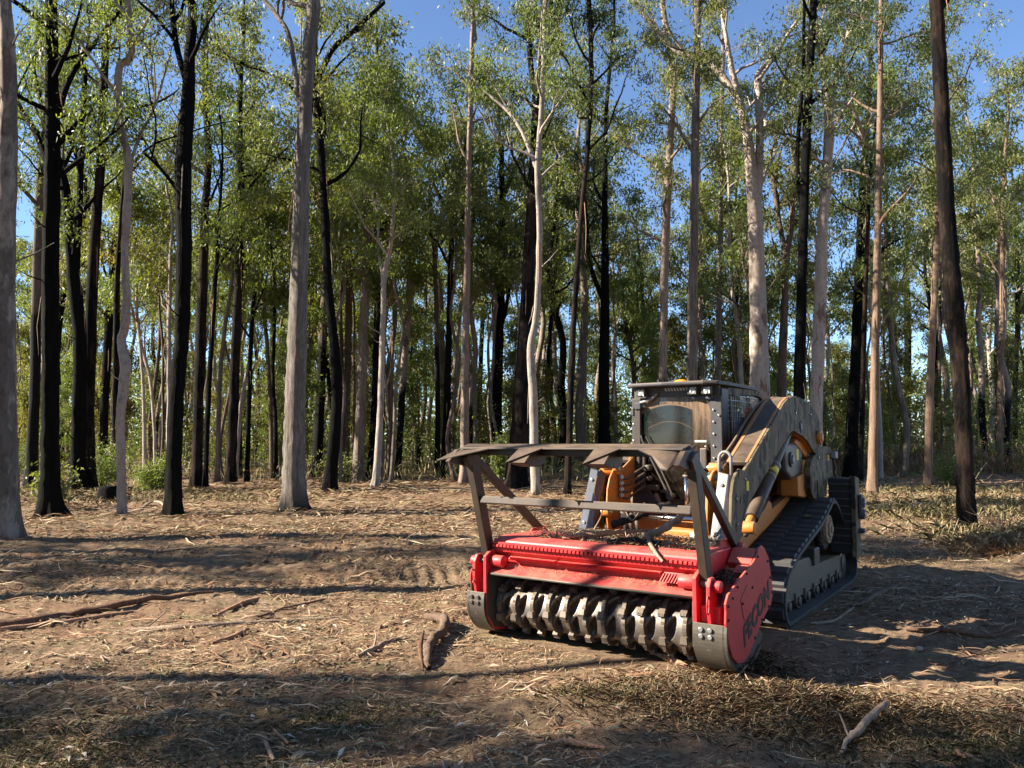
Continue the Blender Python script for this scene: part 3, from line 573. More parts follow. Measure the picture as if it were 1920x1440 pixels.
# roof
RF = [(-0.40, 1.50), (-0.30, 1.44), (0.0, 1.42), (0.40, 1.44), (0.52, 1.50), (0.54, 1.75), (0.53, 2.6), (0.45, 2.9), (-0.33, 2.9), (-0.40, 2.6)]
g = G(); n_ = len(RF)
g.add([(x, y, 2.128) for x, y in RF]+[(x*0.985, y, 2.165) for x, y in RF], [tuple(range(n_-1, -1, -1)), tuple(range(n_, 2*n_))]+[(i, (i+1) % n_, (i+1) % n_+n_, i+n_) for i in range(n_)]); rf = part('roof', g, CABM, L, 0.012)
g = G(); g.cyl((0.12, 1.60, 2.166), (0.12, 1.60, 2.180), 0.072, 24, 0.064); g.cyl((0.12, 1.60, 2.180), (0.12, 1.60, 2.192), 0.064, 24, 0.04); part('beacon', g, AMBER, rf, 0.004, True)
# front visor box under the roof with vent slots
g = G(); g.box(-0.36, 0.50, 1.585, 1.60, 2.03, 2.127); vb = part('visor_panel', g, DARK, L, 0.003)
for i in range(10):
    x_ = -0.04+i*0.030; g = G(); g.hexa([(x_, 1.575, 2.118), (x_+0.016, 1.575, 2.118), (x_+0.016, 1.584, 2.118), (x_, 1.584, 2.118)], [(x_+0.014, 1.575, 2.088), (x_+0.030, 1.575, 2.088), (x_+0.030, 1.584, 2.088), (x_+0.014, 1.584, 2.088)]); part('vent_slot', g, WHITEP, vb, 0.001)
def lamp(x_, y_, z_, tilt=0):
    g = G(); g.box(x_-0.038, x_+0.038, y_, y_+0.05, z_-0.038, z_+0.038); l_ = part('work_light', g, DARK, rf, 0.006)
    g = G(); g.box(x_-0.031, x_+0.031, y_-0.006, y_-0.001, z_-0.031, z_+0.031); part('lens', g, LENS, l_, 0.004)
    g = G(); g.box(x_-0.055, x_-0.040, y_+0.005, y_+0.03, z_-0.03, z_+0.10); g.box(x_-0.055, x_+0.02, y_+0.005, y_+0.03, z_+0.045, z_+0.06); part('bracket', g, DARK, l_, 0.002)
for lx_ in (-0.245, 0.275, 0.41):
    lamp(lx_, 1.50, 2.078)
# door: frame, glazing, hinge side plates
FY = 1.60
g = G(); g.prism([(CX0, 0.95), (CX0+0.005, 2.03), (CX0+0.10, 2.03), (CX0+0.10, 1.30), (CX0+0.12, 1.24), (CX0+0.30, 0.98), (CX0+0.24, 0.95)], FY-0.02, FY+0.04, 'y'); part('front_post', g, CABM, L, 0.006)
g = G(); g.prism([(0.405, 0.95), (0.405, 1.90), (0.38, 1.985), (0.34, 2.03), (CX1, 2.03), (CX1, 0.82), (0.42, 0.82)], FY-0.02, FY+0.03, 'y'); rp = part('door_frame', g, CABM, L, 0.006)
g = G(); g.prism([(-0.29, 1.25), (-0.29, 1.93), (-0.24, 1.99), (-0.10, 2.045), (0.30, 2.045), (0.36, 1.99), (0.405, 1.92), (0.405, 1.20), (0.36, 0.95), (0.0, 0.90), (-0.10, 0.95)], FY-0.006, FY+0.006, 'y'); 
gl_ = link('door_glass', g.mesh('door_glass', GLASS, (OFF[0], OFF[1], 0)), L)
for v_ in gl_.data.vertices: v_.co.x += OFF[0]
gl_.location.x = -OFF[0]
def strip(name, path, r, mat): g = G(); g.tube(spline(path, 6), r, 10); return part(name, g, mat, L, 0, True)
strip('grab_rail', [(-0.285, 1.565, 1.985), (-0.24, 1.56, 1.995), (-0.18, 1.56, 2.01), (-0.135, 1.565, 2.045), (-0.11, 1.57, 2.07)], 0.015, GREY)
g = G(); g.tube(spline([(0.185, FY-0.03, 2.075), (0.205, FY-0.03, 2.045), (0.235, FY-0.03, 2.025), (0.32, FY-0.03, 2.015), (0.43, FY-0.03, 2.01)], 6), 0.017, 10); part('door_seal', g, SLATE_SHADE, rp, 0, True)
g = G(); g.box(-0.345, -0.285, FY-0.05, FY-0.021, 1.50, 1.965); g.box(-0.300, -0.283, FY-0.055, FY-0.051, 1.50, 1.93); part('hinge_plate', g, PUSH, L, 0.004)
g = G(); g.box(-0.335, -0.27, FY-0.07, FY-0.051, 1.92, 1.985); part('hinge_block', g, CABM, L, 0.006)
g = G(); g.box(-0.375, -0.345, FY-0.06, FY-0.021, 1.86, 1.94); part('latch', g, DARK, L, 0.008)
g = G(); g.box(-0.325, -0.295, FY-0.05, FY-0.021, 1.16, 1.48); g.box(-0.265, -0.24, FY-0.05, FY-0.021, 1.20, 1.48); g.box(-0.33, -0.10, FY-0.06, FY-0.021, 1.15, 1.20); part('lower_hinge_frame', g, PUSH, L, 0.005)
for (x_, z_) in ((0.43, 2.02), (0.44, 1.90), (0.44, 1.79), (0.44, 1.68), (0.438, 1.57), (0.438, 1.46), (0.436, 1.33), (0.36, 1.565), (-0.33, 1.83), (-0.335, 1.70), (-0.365, 1.78), (-0.365, 1.62), (-0.30, 1.44), (-0.255, 1.30), (-0.30, 1.17), (-0.12, 1.17), (0.49, 1.85), (0.36, 1.46)):
    g = G(); g.cyl((x_, FY-0.034, z_), (x_, FY-0.0205, z_), 0.0095, 10); part('bolt', g, BOLT, L, 0.002)
g = G(); g.cyl((-0.20, FY-0.10, 1.36), (-0.20, FY-0.02, 1.36), 0.03, 16); g.cyl((-0.19, FY-0.09, 1.26), (-0.19, FY-0.02, 1.26), 0.022, 14); part('door_knob', g, DARK, L, 0.006, True)
g = G(); g.box(0.31, 0.375, FY-0.05, FY-0.0205, 1.36, 1.55); part('door_handle', g, DARK, L, 0.01)
g = G(); g.box(0.25, 0.36, FY-0.0095, FY-0.0065, 1.605, 1.622); part('maker_sticker', g, WHITEP, L, 0)
# wiper arms and linkage
g = G(); g.tube([(-0.275, FY-0.05, 1.67), (-0.262, FY-0.055, 1.62), (0.02, FY-0.085, 1.10)], 0.009, 8); g.tube([(-0.225, FY-0.05, 1.66), (0.05, FY-0.085, 1.12)], 0.007, 8); g.cyl((0.03, FY-0.11, 1.10), (0.03, FY-0.02, 1.10), 0.03, 14); part('wiper', g, DARK, L, 0)
g = G(); g.tube([(0.17, FY-0.05, 1.44), (0.18, FY-0.06, 1.28)], 0.012, 8); g.tube([(0.18, FY-0.06, 1.28), (0.19, FY-0.08, 0.98)], 0.02, 12, mi=1); g.cyl((0.15, FY-0.06, 1.29), (0.21, FY-0.06, 1.29), 0.015, 10); part('gas_strut', g, [DARK, CHROME], L, 0, True)
g = G(); g.cyl((-0.12, FY-0.08, 1.12), (-0.07, FY-0.08, 1.02), 0.02, 12); g.cyl((-0.07, FY-0.08, 1.02), (-0.02, FY-0.08, 0.98), 0.028, 12); part('strut_end', g, TOOLM, L, 0.004)
g = G(); g.prism([(-0.385, 0.72), (-0.375, 1.22), (-0.08, 0.98), (0.0, 0.90), (0.50, 0.90), (0.50, 0.70)], FY+0.045, FY+0.09, 'y'); part('footwell', g, DARK, L, 0.01)
# front post inner trim strips beside the near window
slab('side_trim', [(1.80, 1.42), (1.80, 2.03), (1.83, 2.03), (1.83, 1.42)], CX1+0.001, CX1+0.008, DARK, 0.002)

# ------------------------------------------------------------------ mulching head
M = machine_root('mulching_head', 0.0, 0.3)
tag(M, 'red forestry mulching head with toothed steel rotor and dark push frame on the ground', 'mulcher')
# hood: one folded section
HOOD = [(-0.075, 0.520), (-0.075, 0.536), (0.055, 0.602), (0.045, 0.640), (0.055, 0.665), (0.010, 0.700), (0.000, 0.765), (0.012, 0.792), (0.055, 0.815), (0.15, 0.822), (0.62, 0.815), (0.80, 0.76), (0.92, 0.60), (0.92, 0.30), (0.80, 0.12),
        (0.76, 0.14), (0.85, 0.31), (0.85, 0.55), (0.60, 0.62), (0.30, 0.60), (0.06, 0.578)]
g = G(); g.prism(HOOD, -0.885, 0.885); hd = part('hood', g, RED, M, 0.004)
# back curve of the rotor chamber
g = G(); inner = arc(0.22, 0.25, 0.34, 70, -40, 10); outer_ = arc(0.22, 0.25, 0.36, -40, 70, 10); g.prism(inner+outer_, -0.88, 0.88); part('chamber_liner', g, DEEP, M, 0)
# serrated strips on the hood face
g = G()
for i in range(49):
    x_ = -0.885+i*0.0365; g.prism([(-0.030, 0.742), (-0.030, 0.758), (0.004, 0.772), (0.004, 0.735)], x_, x_+0.022)
g.box(-0.90, 0.89, -0.024, -0.001, 0.765, 0.780)
o = part('serrated_strip', g, RED, hd, 0); o['kind'] = 'stuff'
for (xa, xb) in ((-0.72, -0.30), (-0.27, 0.60)):
    g = G(); nn = int((xb-xa)/0.026)
    for i in range(nn): x_ = xa+i*0.026; g.add([(x_, -0.006, 0.664), (x_+0.013, -0.034, 0.668), (x_+0.026, -0.006, 0.664), (x_, -0.006, 0.645), (x_+0.013, -0.034, 0.648), (x_+0.026, -0.006, 0.645)], [(0, 1, 4, 3), (1, 2, 5, 4), (0, 2, 1), (3, 4, 5)])
    g.box(xa, xb, -0.006, 0.05, 0.640, 0.666); o = part('serrated_strip', g, RED, hd, 0); o['kind'] = 'stuff'
g = G()
for i in range(10): x_ = 0.63+i*0.022; g.hexa([(x_, -0.01, 0.66), (x_+0.007, -0.01, 0.66), (x_+0.007, 0.03, 0.66), (x_, 0.03, 0.66)], [(x_-0.02, -0.045, 0.605), (x_-0.013, -0.045, 0.605), (x_-0.013, 0.0, 0.605), (x_-0.02, 0.0, 0.605)])
o = part('serrated_strip', g, RED, hd, 0); o['kind'] = 'stuff'
g = G(); g.tube([(-0.885, -0.078, 0.526), (0.885, -0.078, 0.526)], 0.011, 8); part('hood_lip', g, SHOE, hd, 0, True)
# end walls
WALL = [(-0.11, 0.36), (-0.115, 0.67), (-0.06, 0.70), (0.02, 0.72), (0.04, 0.80), (0.6, 0.80), (0.9, 0.6), (0.9, 0.25), (0.7, 0.06), (0.2, 0.02), (0.0, 0.06), (-0.09, 0.18)]
for s in (-1, 1):
    a, b_ = sorted((0.888*s, 0.918*s)); g = G(); g.prism(WALL, a, b_); ew = part('end_wall', g, RED, M, 0.005)
    a, b_ = sorted((0.880*s, 0.886*s)); g = G(); g.prism([(-0.10, 0.20), (-0.10, 0.50), (0.0, 0.53), (0.6, 0.55), (0.8, 0.3), (0.6, 0.08), (0.2, 0.04), (0.0, 0.08)], a, b_); part('wear_plate', g, SHOE, ew, 0)
# outer uprights of the hinge lugs, both ends
for s in (-1, 1):
    for (xx, hw) in ((1.005*s, 0.014),):
        g = G(); g.prism([(-0.10, 0.36), (-0.13, 0.50), (-0.125, 0.62), (-0.09, 0.675), (-0.03, 0.675), (0.02, 0.62), (0.03, 0.45), (0.0, 0.36)], xx-hw, xx+hw); lg = part('hinge_lug', g, RED, M, 0.006)
    a, b_ = sorted((0.92*s, 1.06*s)); g = G(); g.box(a, b_, -0.05, 0.35, 0.32, 0.475); part('end_box', g, RED, M, 0.006)
    g = G(); g.cyl((s*0.765, -0.03, 0.625), (s*0.885, -0.03, 0.625), 0.048, 24); g.cyl((s*1.02, -0.05, 0.615), (s*1.075, -0.05, 0.615), 0.040, 20); g.cyl((s*0.92, -0.05, 0.625), (s*1.02, -0.05, 0.62), 0.022, 14, mi=1); part('hinge_pin', g, [RED, SHOE], M, 0.006, True)
    # lock pin ring
    g = G(); pts = [(s*1.01+0.0, -0.14+0.02*math.cos(a_), 0.50+0.06*math.sin(a_)) for a_ in np.linspace(0, 2*PI, 17)]; g.tube(pts, 0.006, 6); part('pin_ring', g, RED, M, 0, True)
# skid shoes
CURVE = [(-0.125, 0.375), (-0.135, 0.30), (-0.125, 0.215), (-0.085, 0.135), (-0.02, 0.07), (0.08, 0.02), (0.20, -0.005), (0.33, 0.0), (0.46, 0.03), (0.60, 0.09)]
def offs(c_, d_):
    A = np.array(c_); t_ = np.gradient(A, axis=0); t_ /= np.linalg.norm(t_, axis=1)[:, None]; return [tuple(p) for p in A+np.stack([-t_[:, 1], t_[:, 0]], 1)*d_]
for s in (-1, 1):
    a, b_ = sorted((0.895*s, (1.135 if s > 0 else 1.075)*s)); g = G(); CV = [tuple(p) for p in spline(CURVE, 3)]; g.prism(CV+offs(CV, 0.02)[::-1], a, b_); sh = part('skid_shoe', g, SHOE, M, 0.003)
    xs = (1.100 if s > 0 else 1.045)*s; a, b_ = sorted((xs, xs+0.014*s)); g = G(); g.prism(CV+[(0.70, 0.16), (0.55, 0.25), (0.2, 0.2), (0.0, 0.3)], a, b_); part('shoe_web', g, SHOE, sh, 0.002)
    for i in range(2):
        for j in range(2):
            g = G(); x_ = s*(0.955+0.065*i); z_ = 0.335-0.045*j; g.cyl((x_, -0.148, z_), (x_, -0.132, z_), 0.016, 12); part('bolt', g, DARK if s < 0 else BOLT, sh, 0.003)
# belt cover with lettering (near end) and plain end plate (far end)
PL = [(-0.125, 0.475), (-0.135, 0.39), (-0.085, 0.25), (-0.02, 0.15), (0.08, 0.085), (0.21, 0.065), (0.32, 0.09), (0.64, 0.27), (0.87, 0.355), (0.93, 0.44), (0.835, 0.71), (0.75, 0.79), (0.68, 0.825), (0.60, 0.81), (0.575, 0.775), (0.47, 0.725), (0.23, 0.665), (-0.08, 0.575), (-0.13, 0.52)]
g = G(); g.prism(PL, 1.116, 1.132); pc = part('belt_cover', g, REDS, M, 0.003)
g = G(); ins = [(0.02, 0.42), (0.05, 0.22), (0.2, 0.13), (0.55, 0.28), (0.8, 0.40), (0.72, 0.66), (0.6, 0.72), (0.15, 0.58)]; g.prism(ins, 1.02, 1.098); part('belt_housing', g, REDS, M, 0.01)
for (y_, z_) in ((-0.095, 0.50), (-0.10, 0.41), (0.1, 0.60), (0.30, 0.665), (0.56, 0.755), (0.80, 0.69), (0.86, 0.56), (0.895, 0.44), (0.80, 0.35), (0.62, 0.285), (0.45, 0.185), (0.0, 0.54), (0.42, 0.55), (0.20, 0.47)):
    g = G(); g.cyl((1.132, y_, z_), (1.142, y_, z_), 0.010, 8); part('bolt', g, LETTER, pc, 0.002)
g = G(); g.tube([(1.133, 0.31, 0.585), (1.133, 0.16, 0.50), (1.133, 0.20, 0.40), (1.133, 0.23, 0.35)], 0.003, 6); part('cover_seam', g, LETTER, pc, 0)
g = G(); g.prism([(0.47, 0.71), (0.60, 0.80), (0.66, 0.80), (0.66, 0.70), (0.5, 0.66)], 0.93, 1.11); part('cover_top', g, REDS, M, 0.006)
g = G(); g.prism([(0.33, 0.66), (0.42, 0.70), (0.46, 0.70), (0.40, 0.62)], 1.02, 1.114); part('cover_top', g, RED, M, 0.004)
g = G(); g.prism([(0.55, 0.60), (0.40, 0.74), (0.50, 0.86), (0.80, 0.86), (0.95, 0.60)], 0.865, 0.884); part('rear_gusset', g, RED, M, 0.006)
g = G(); g.prism([(0.55, 0.60), (0.45, 0.74), (0.55, 0.84), (0.80, 0.84), (0.95, 0.60)], -0.884, -0.865); part('rear_gusset', g, RED, M, 0.006)
g = G(); g.prism([(-0.10, 0.40), (-0.11, 0.52), (0.0, 0.56), (0.6, 0.70), (0.85, 0.5), (0.7, 0.2), (0.2, 0.1), (-0.06, 0.2)], -1.062, -1.046); part('end_cover', g, SHOE, M, 0.003)
fc = bpy.data.curves.new('lettering', 'FONT'); fc.body = 'FECON'; fc.size = 0.19; fc.extrude = 0.0015; fc.offset = 0.008; fc.space_character = 1.12; fc.shear = 0.25
fo = bpy.data.objects.new('tmp', fc); C.objects.link(fo); bpy.context.view_layer.update()
fm_ = bpy.data.meshes.new_from_object(fo.evaluated_get(bpy.context.evaluated_depsgraph_get())); bpy.data.objects.remove(fo)
fm_.materials.clear(); fm_.materials.append(LETTER); ft = link('lettering', fm_, pc)
al = math.radians(21.5); bx_ = Vector((0, math.cos(al), math.sin(al))); by_ = Vector((0, -math.sin(al), math.cos(al))); bz_ = Vector((1, 0, 0))
mm_ = Matrix((bx_, by_, bz_)).transposed().to_4x4(); mm_.translation = Vector((1.1345-OFF[0], 0.21-OFF[1], 0.17)); ft.matrix_local = mm_

# rotor: steel drum with crescent pockets, curved tool holders and serrated teeth
RY, RZ, RR = 0.195, 0.255, 0.182
NX = 11; tools = []
for k in range(NX):
    x_ = -0.835+k*0.160; ph0 = 3+k*6.5
    for q in range(6): tools.append((x_+(0.012 if q % 2 else 0), (ph0+q*60+(5 if q % 2 else 0)) % 360))
nx, na = 420, 170
xs_ = np.linspace(-0.872, 0.872, nx); as_ = np.linspace(0, 2*PI, na, endpoint=False)
XX, AA = np.meshgrid(xs_, as_, indexing='ij'); RRR = np.full(XX.shape, RR); pocket = np.zeros(XX.shape, bool)
for x_, ph in tools:
    da = (np.degrees(AA)-ph+180) % 360-180
    q = ((XX-(x_+0.052+0.0009*np.clip(da, -40, 40)))/(0.040-0.0004*np.clip(da, -30, 30)))**2+((da+2)/29)**2
    ins_ = q < 1; RRR = np.where(ins_, np.minimum(RRR, RR-0.062*np.clip((1-q)*3.2, 0, 1)), RRR); pocket |= q < 0.93
Vv = np.stack([XX-OFF[0], RY-RRR*np.cos(AA)-OFF[1], RZ+RRR*np.sin(AA)], -1).reshape(-1, 3)   # angle 0 faces the camera side, 90 up
I = np.arange(nx*na).reshape(nx, na); J = np.roll(I, -1, 1); Fq = np.stack([I[:-1], J[:-1], J[1:], I[1:]], -1).reshape(-1, 4)
mi = pocket[:-1].reshape(-1).astype(int)
me = mesh_np('rotor', Vv, Fq, [ROTOR, DEEP], True, mi); rot = link('rotor', me, M)
for s in (-1, 1):
    g = G(); g.cyl((s*0.8725, RY, RZ), (s*0.879, RY, RZ), RR+0.002, 40); part('rotor_cap', g, SHOE, M, 0)
# tool holder + tooth meshes, shared
g = G(); a0, a1 = 26, -22; N_ = 8
for i in range(N_):
    A = math.radians(a0+(a1-a0)*i/N_); B = math.radians(a0+(a1-a0)*(i+1)/N_)
    def hh_(a): f = (a0-math.degrees(a))/(a0-a1); return RR+0.008+0.022*math.sin(PI*min(1, 0.15+f*0.8))
    w_ = 0.0155; ra, rb = hh_(A), hh_(B); r0 = RR-0.045
    def pt(x, r, a): return (x, -r*math.cos(a), r*math.sin(a))
    g.add([pt(-w_, ra, A), pt(w_, ra, A), pt(w_, rb, B), pt(-w_, rb, B), pt(-w_, r0, A), pt(w_, r0, A), pt(w_, r0, B), pt(-w_, r0, B)], [(0, 1, 2, 3), (0, 3, 7, 4), (1, 5, 6, 2), (0, 4, 5, 1), (2, 6, 7, 3)])
A = math.radians(8); r_ = RR+0.0275; g.cyl((0, -r_*math.cos(A), r_*math.sin(A)), (0, -(r_+0.0045)*math.cos(A), (r_+0.0045)*math.sin(A)), 0.0115, 10, mi=1)
hold = bpy.data.meshes.new('tool_holder'); hold.from_pydata(g.v, [], g.f); hold.materials.append(TOOLM); hold.materials.append(DEEP); hold.polygons.foreach_set('material_index', g.m)
g = G()
def P3(x, r, a): a = math.radians(a); return (x, -r*math.cos(a), r*math.sin(a))
g.hexa([P3(-0.022, RR-0.01, -20), P3(0.022, RR-0.01, -20), P3(0.022, RR+0.042, -20), P3(-0.022, RR+0.042, -20)], [P3(-0.028, RR-0.005, -31), P3(0.028, RR-0.005, -31), P3(0.028, RR+0.052, -31), P3(-0.028, RR+0.052, -31)])
for i in range(5):
    x_ = -0.024+i*0.0105; g.hexa([P3(x_, RR+0.015, -31.2), P3(x_+0.006, RR+0.015, -31.2), P3(x_+0.006, RR+0.054, -31.2), P3(x_, RR+0.054, -31.2)], [P3(x_, RR+0.010, -36), P3(x_+0.006, RR+0.010, -36), P3(x_+0.006, RR+0.050, -36), P3(x_, RR+0.050, -36)])
tooth = bpy.data.meshes.new('cutter_tooth'); tooth.from_pydata(g.v, [], g.f); tooth.materials.append(TOOLM)
for x_, ph in tools:
    o = link('tool_holder', hold, rot); o.location = (x_-OFF[0]+random.uniform(-.006, .006), RY-OFF[1], RZ); o.rotation_euler = (-math.radians(ph+random.uniform(-4, 4)), 0, random.uniform(-.03, .03)); q_ = random.uniform(0.975, 1.02); o.scale = (1, q_, q_)
    o2 = link('cutter_tooth', tooth, rot); o2.location = o.location; o2.rotation_euler = o.rotation_euler; o2.scale = o.scale

# push frame
g = G(); g.prism([(-0.30, 1.50), (-0.20, 1.50), (-0.20, 1.562), (-0.30, 1.562)], -0.98, 0.97); pf = part('top_tube', g, PUSH, M, 0.008)
# hood plate along the tube, with four pointed hooks
BK, FT = (-0.22, 1.592), (-0.385, 1.560)
def tip(xa, xt, xb, yt, zt, name='hook', gus=True):
    th_ = 0.012
    pts = [(xa, FT[0], FT[1]), (xt, yt, zt), (xb, FT[0], FT[1])]
    g = G(); g.add([(a, b_, c_) for a, b_, c_ in pts]+[(a, b_+0.004, c_-th_) for a, b_, c_ in pts], [(0, 1, 2), (3, 5, 4), (0, 3, 4, 1), (1, 4, 5, 2), (2, 5, 3, 0)]); h_ = part(name, g, PUSH, pf, 0.002)
    return h_
g = G(); g.hexa([(-0.93, FT[0], FT[1]-0.012), (0.95, FT[0], FT[1]-0.012), (0.95, BK[0], BK[1]-0.012), (-1.00, BK[0], BK[1]-0.012)], [(-0.93, FT[0], FT[1]), (0.95, FT[0], FT[1]), (0.95, BK[0], BK[1]), (-1.0, BK[0], BK[1])]); part('hood_plate', g, PUSH, pf, 0.003)
tip(-0.37, -0.40, -0.16, -0.53, 1.452); tip(0.285, 0.262, 0.49, -0.53, 1.452); 
g = G(); th_ = 0.012; Q = [(-1.00, BK[0], BK[1]-0.002), (-1.10, -0.50, 1.462), (-0.66, FT[0], FT[1]-0.001), (-0.90, FT[0]+0.06, FT[1]+0.012)]
g.add(Q+[(a, b_, c_-th_) for a, b_, c_ in Q], [(0, 1, 2, 3), (7, 6, 5, 4), (0, 4, 5, 1), (1, 5, 6, 2), (2, 6, 7, 3), (3, 7, 4, 0)]); part('hook', g, PUSH, pf, 0.002)
Q = [(0.62, FT[0], FT[1]-0.001), (0.75, -0.44, 1.515), (0.835, -0.50, 1.43), (0.90, -0.53, 1.425), (0.985, BK[0], BK[1]-0.002), (0.9, FT[0]+0.06, FT[1]+0.012)]
n_ = len(Q); g = G(); g.add(Q+[(a, b_+0.003, c_-th_) for a, b_, c_ in Q], [tuple(range(n_)), tuple(range(2*n_-1, n_-1, -1))]+[(i, i+n_, (i+1) % n_+n_, (i+1) % n_) for i in range(n_)]); part('hook', g, PUSH, pf, 0.002)
for xg_ in (-0.99, -0.32, 0.345, 0.95):
    g = G(); g.prism([(-0.21, 1.50), (-0.22, 1.445), (-0.30, 1.415), (-0.40, 1.425), (-0.50, 1.452), (-0.385, 1.545), (-0.24, 1.56)], xg_-0.075 if abs(xg_) < 0.5 else xg_-0.02, xg_+0.075 if abs(xg_) < 0.5 else xg_+0.02); part('gusset', g, PUSH, pf, 0.003)
for s in (-1, 1):
    xt = 0.955*s; xb = 0.945*s
    g = G(); g.beam((xt, -0.24, 1.53), (xb, 0.02, 0.60), 0.066, 0.100, up=(0, 1, 0)); g.beam((xt-0.0, -0.24, 1.50), (xt, -0.32, 1.44), 0.085, 0.10, up=(0, 1, 0)); part('upright', g, PUSH, M, 0.006)
    g = G(); g.beam((xt-0.003*s, -0.19, 1.47), (0.90*s, 0.76, 0.79), 0.050, 0.066, up=(0, 0, 1)); part('brace', g, PUSH, M, 0.006)
    g = G(); g.cyl((0.86*s, 0.78, 0.78), (0.96*s, 0.78, 0.78), 0.045, 20); part('brace_pin', g, RED, M, 0.005, True)
g = G(); g.beam((-0.912, -0.13, 1.13), (0.912, -0.13, 1.13), 0.075, 0.062, up=(0, 0.15, 1)); part('cross_bar', g, PUSH, M, 0.008)

# --- wood and litter lying on the mulching head: separate things
def MW(x, y, z): a = m2w(x, y); return Vector((a[0], a[1], z))
def stick(name, pts, radii, mat, label, cat='branch', group=None, n=9, sub=5, rough=0.12, side=None):
    P_ = spline([tuple(p) for p in pts], sub); rr_ = np.interp(np.linspace(0, 1, len(P_)), np.linspace(0, 1, len(radii)), radii); o0 = P_[0].copy()
    P_[1:-1] += RNG.normal(0, 0.18, (len(P_)-2, 3))*np.mean(radii); V_, F_ = tube_np(P_-o0, rr_*(1+RNG.uniform(-rough, rough, len(rr_))), n, 0.16); VV = [V_]; FF = [F_]; k = len(V_)
    for sp_, sr in (side or []):
        Q_ = spline([tuple(p) for p in sp_], 4)-o0; V2, F2 = tube_np(Q_, np.linspace(sr[0], sr[1], len(Q_)), 6); VV.append(V2); FF.append(F2+k); k += len(V2)
    o = link(name, mesh_np(name, np.concatenate(VV), np.concatenate(FF), mat, True)); o.location = tuple(o0); return tag(o, label, cat, group)
def tube_np(P_, r, n=8, rough=0.0):
    P_ = np.asarray(P_, float); k = len(P_); T = np.gradient(P_, axis=0); T /= np.linalg.norm(T, axis=1)[:, None]+1e-9
    ref = np.array([1.0, 0, 0]) if abs(T[:, 0]).mean() < 0.7 else np.array([0, 0, 1.0])
    U = ref-T*(T@ref)[:, None]; U /= np.linalg.norm(U, axis=1)[:, None]+1e-9; W_ = np.cross(T, U)
    a = np.linspace(0, 2*PI, n, endpoint=False); r = np.asarray(r, float)[:, None]*np.ones((1, n))
    if rough: r = r*(1+RNG.uniform(-rough, rough, r.shape))
    V_ = P_[:, None]+r[..., None]*(U[:, None]*np.cos(a)[None, :, None]+W_[:, None]*np.sin(a)[None, :, None])
    I_ = np.arange(k*n).reshape(k, n); J_ = np.roll(I_, -1, 1)
    F_ = np.stack([I_[:-1], J_[:-1], J_[1:], I_[1:]], -1).reshape(-1, 4); V_ = V_.reshape(-1, 3)
    return V_, F_
stick('peeled_branch', [MW(0.30, 0.34, 0.865), MW(0.40, 0.38, 0.90), MW(0.50, 0.45, 0.97), MW(0.60, 0.52, 1.06), MW(0.66, 0.56, 1.10), MW(0.62, 0.56, 1.11), MW(0.52, 0.53, 1.02)], [0.028, 0.030, 0.028, 0.022, 0.016, 0.014, 0.01], STICK, 'bent peeled grey branch curling up from the debris on the red mulching head', side=[([MW(0.34, 0.34, 0.88), MW(0.45, 0.15, 0.85), MW(0.58, -0.02, 0.80), MW(0.66, -0.08, 0.755)], (0.022, 0.010))])
stick('charred_branch', [MW(0.0, 0.40, 0.93), MW(0.12, 0.48, 0.985), MW(0.25, 0.58, 1.04), MW(0.38, 0.68, 1.10), MW(0.40, 0.67, 1.04), MW(0.34, 0.60, 0.98)], [0.030, 0.034, 0.030, 0.020, 0.010, 0.007], CHARW, 'blackened branch stub with pale broken ends, on the debris behind the cross bar')
stick('bark_strip', [MW(-0.30, 0.12, 0.835), MW(-0.15, 0.22, 0.86), MW(0.05, 0.35, 0.885), MW(0.30, 0.50, 0.90)], [0.010, 0.022, 0.018, 0.010], BARKP, 'long reddish strip of bark lying across the top of the red hood', 'bark')
stick('thin_branch', [MW(-0.28, 0.62, 0.86), MW(-0.2, 0.60, 0.98), MW(-0.16, 0.55, 1.10)], [0.008, 0.006, 0.003], STICK, 'thin dry twig standing up from the left of the debris on the hood', 'twig')
stick('crooked_twig', [MW(0.10, 0.45, 1.05), MW(0.18, 0.42, 0.98), MW(0.26, 0.48, 1.12)], [0.006, 0.006, 0.004], STICK, 'short crooked pale twig above the charred branch on the hood', 'twig')
stick('wood_chunk', [MW(0.10, 0.14, 0.835), MW(0.30, 0.17, 0.845), MW(0.52, 0.20, 0.84)], [0.018, 0.034, 0.02], CHARW, 'dark grey slab of wood lying along the back edge of the red hood', 'wood')

# ------------------------------------------------------------------ trees
CP, SP = math.cos(PITCH), math.sin(PITCH)
FW = np.array([0, CP, SP]); UPV = np.array([0, -SP, CP]); EYEP = np.array([0, 0, EYE])
def ray(px, py): return FW*FPX+np.array([1.0, 0, 0])*(px-960)+UPV*(720-py)
def on_ground(px, py):
    r = ray(px, py); z = 0.0
    for _ in range(4): P = EYEP+r*((z-EYE)/r[2]); z = gz(P[0], P[1])
    return P
def on_plane(px, py, depth): r = ray(px, py); return EYEP+r*(depth/r[1])
LIMB_N = 6
def leaves_np(cen, L, W, droop=0.75):
    n = len(cen); d = RNG.normal(0, 0.55, (n, 3)); d[:, 2] -= droop; d /= np.linalg.norm(d, axis=1)[:, None]
    s = RNG.normal(0, 1, (n, 3)); s -= d*np.sum(s*d, 1)[:, None]; s /= np.linalg.norm(s, axis=1)[:, None]
    L = (L*RNG.uniform(0.6, 1.35, n))[:, None]; W = (W*RNG.uniform(0.7, 1.3, n))[:, None]
    V_ = np.stack([cen, cen+d*L*0.42+s*W*0.5, cen+d*L, cen+d*L*0.42-s*W*0.5], 1).reshape(-1, 3)
    return V_, np.arange(4*n).reshape(n, 4)
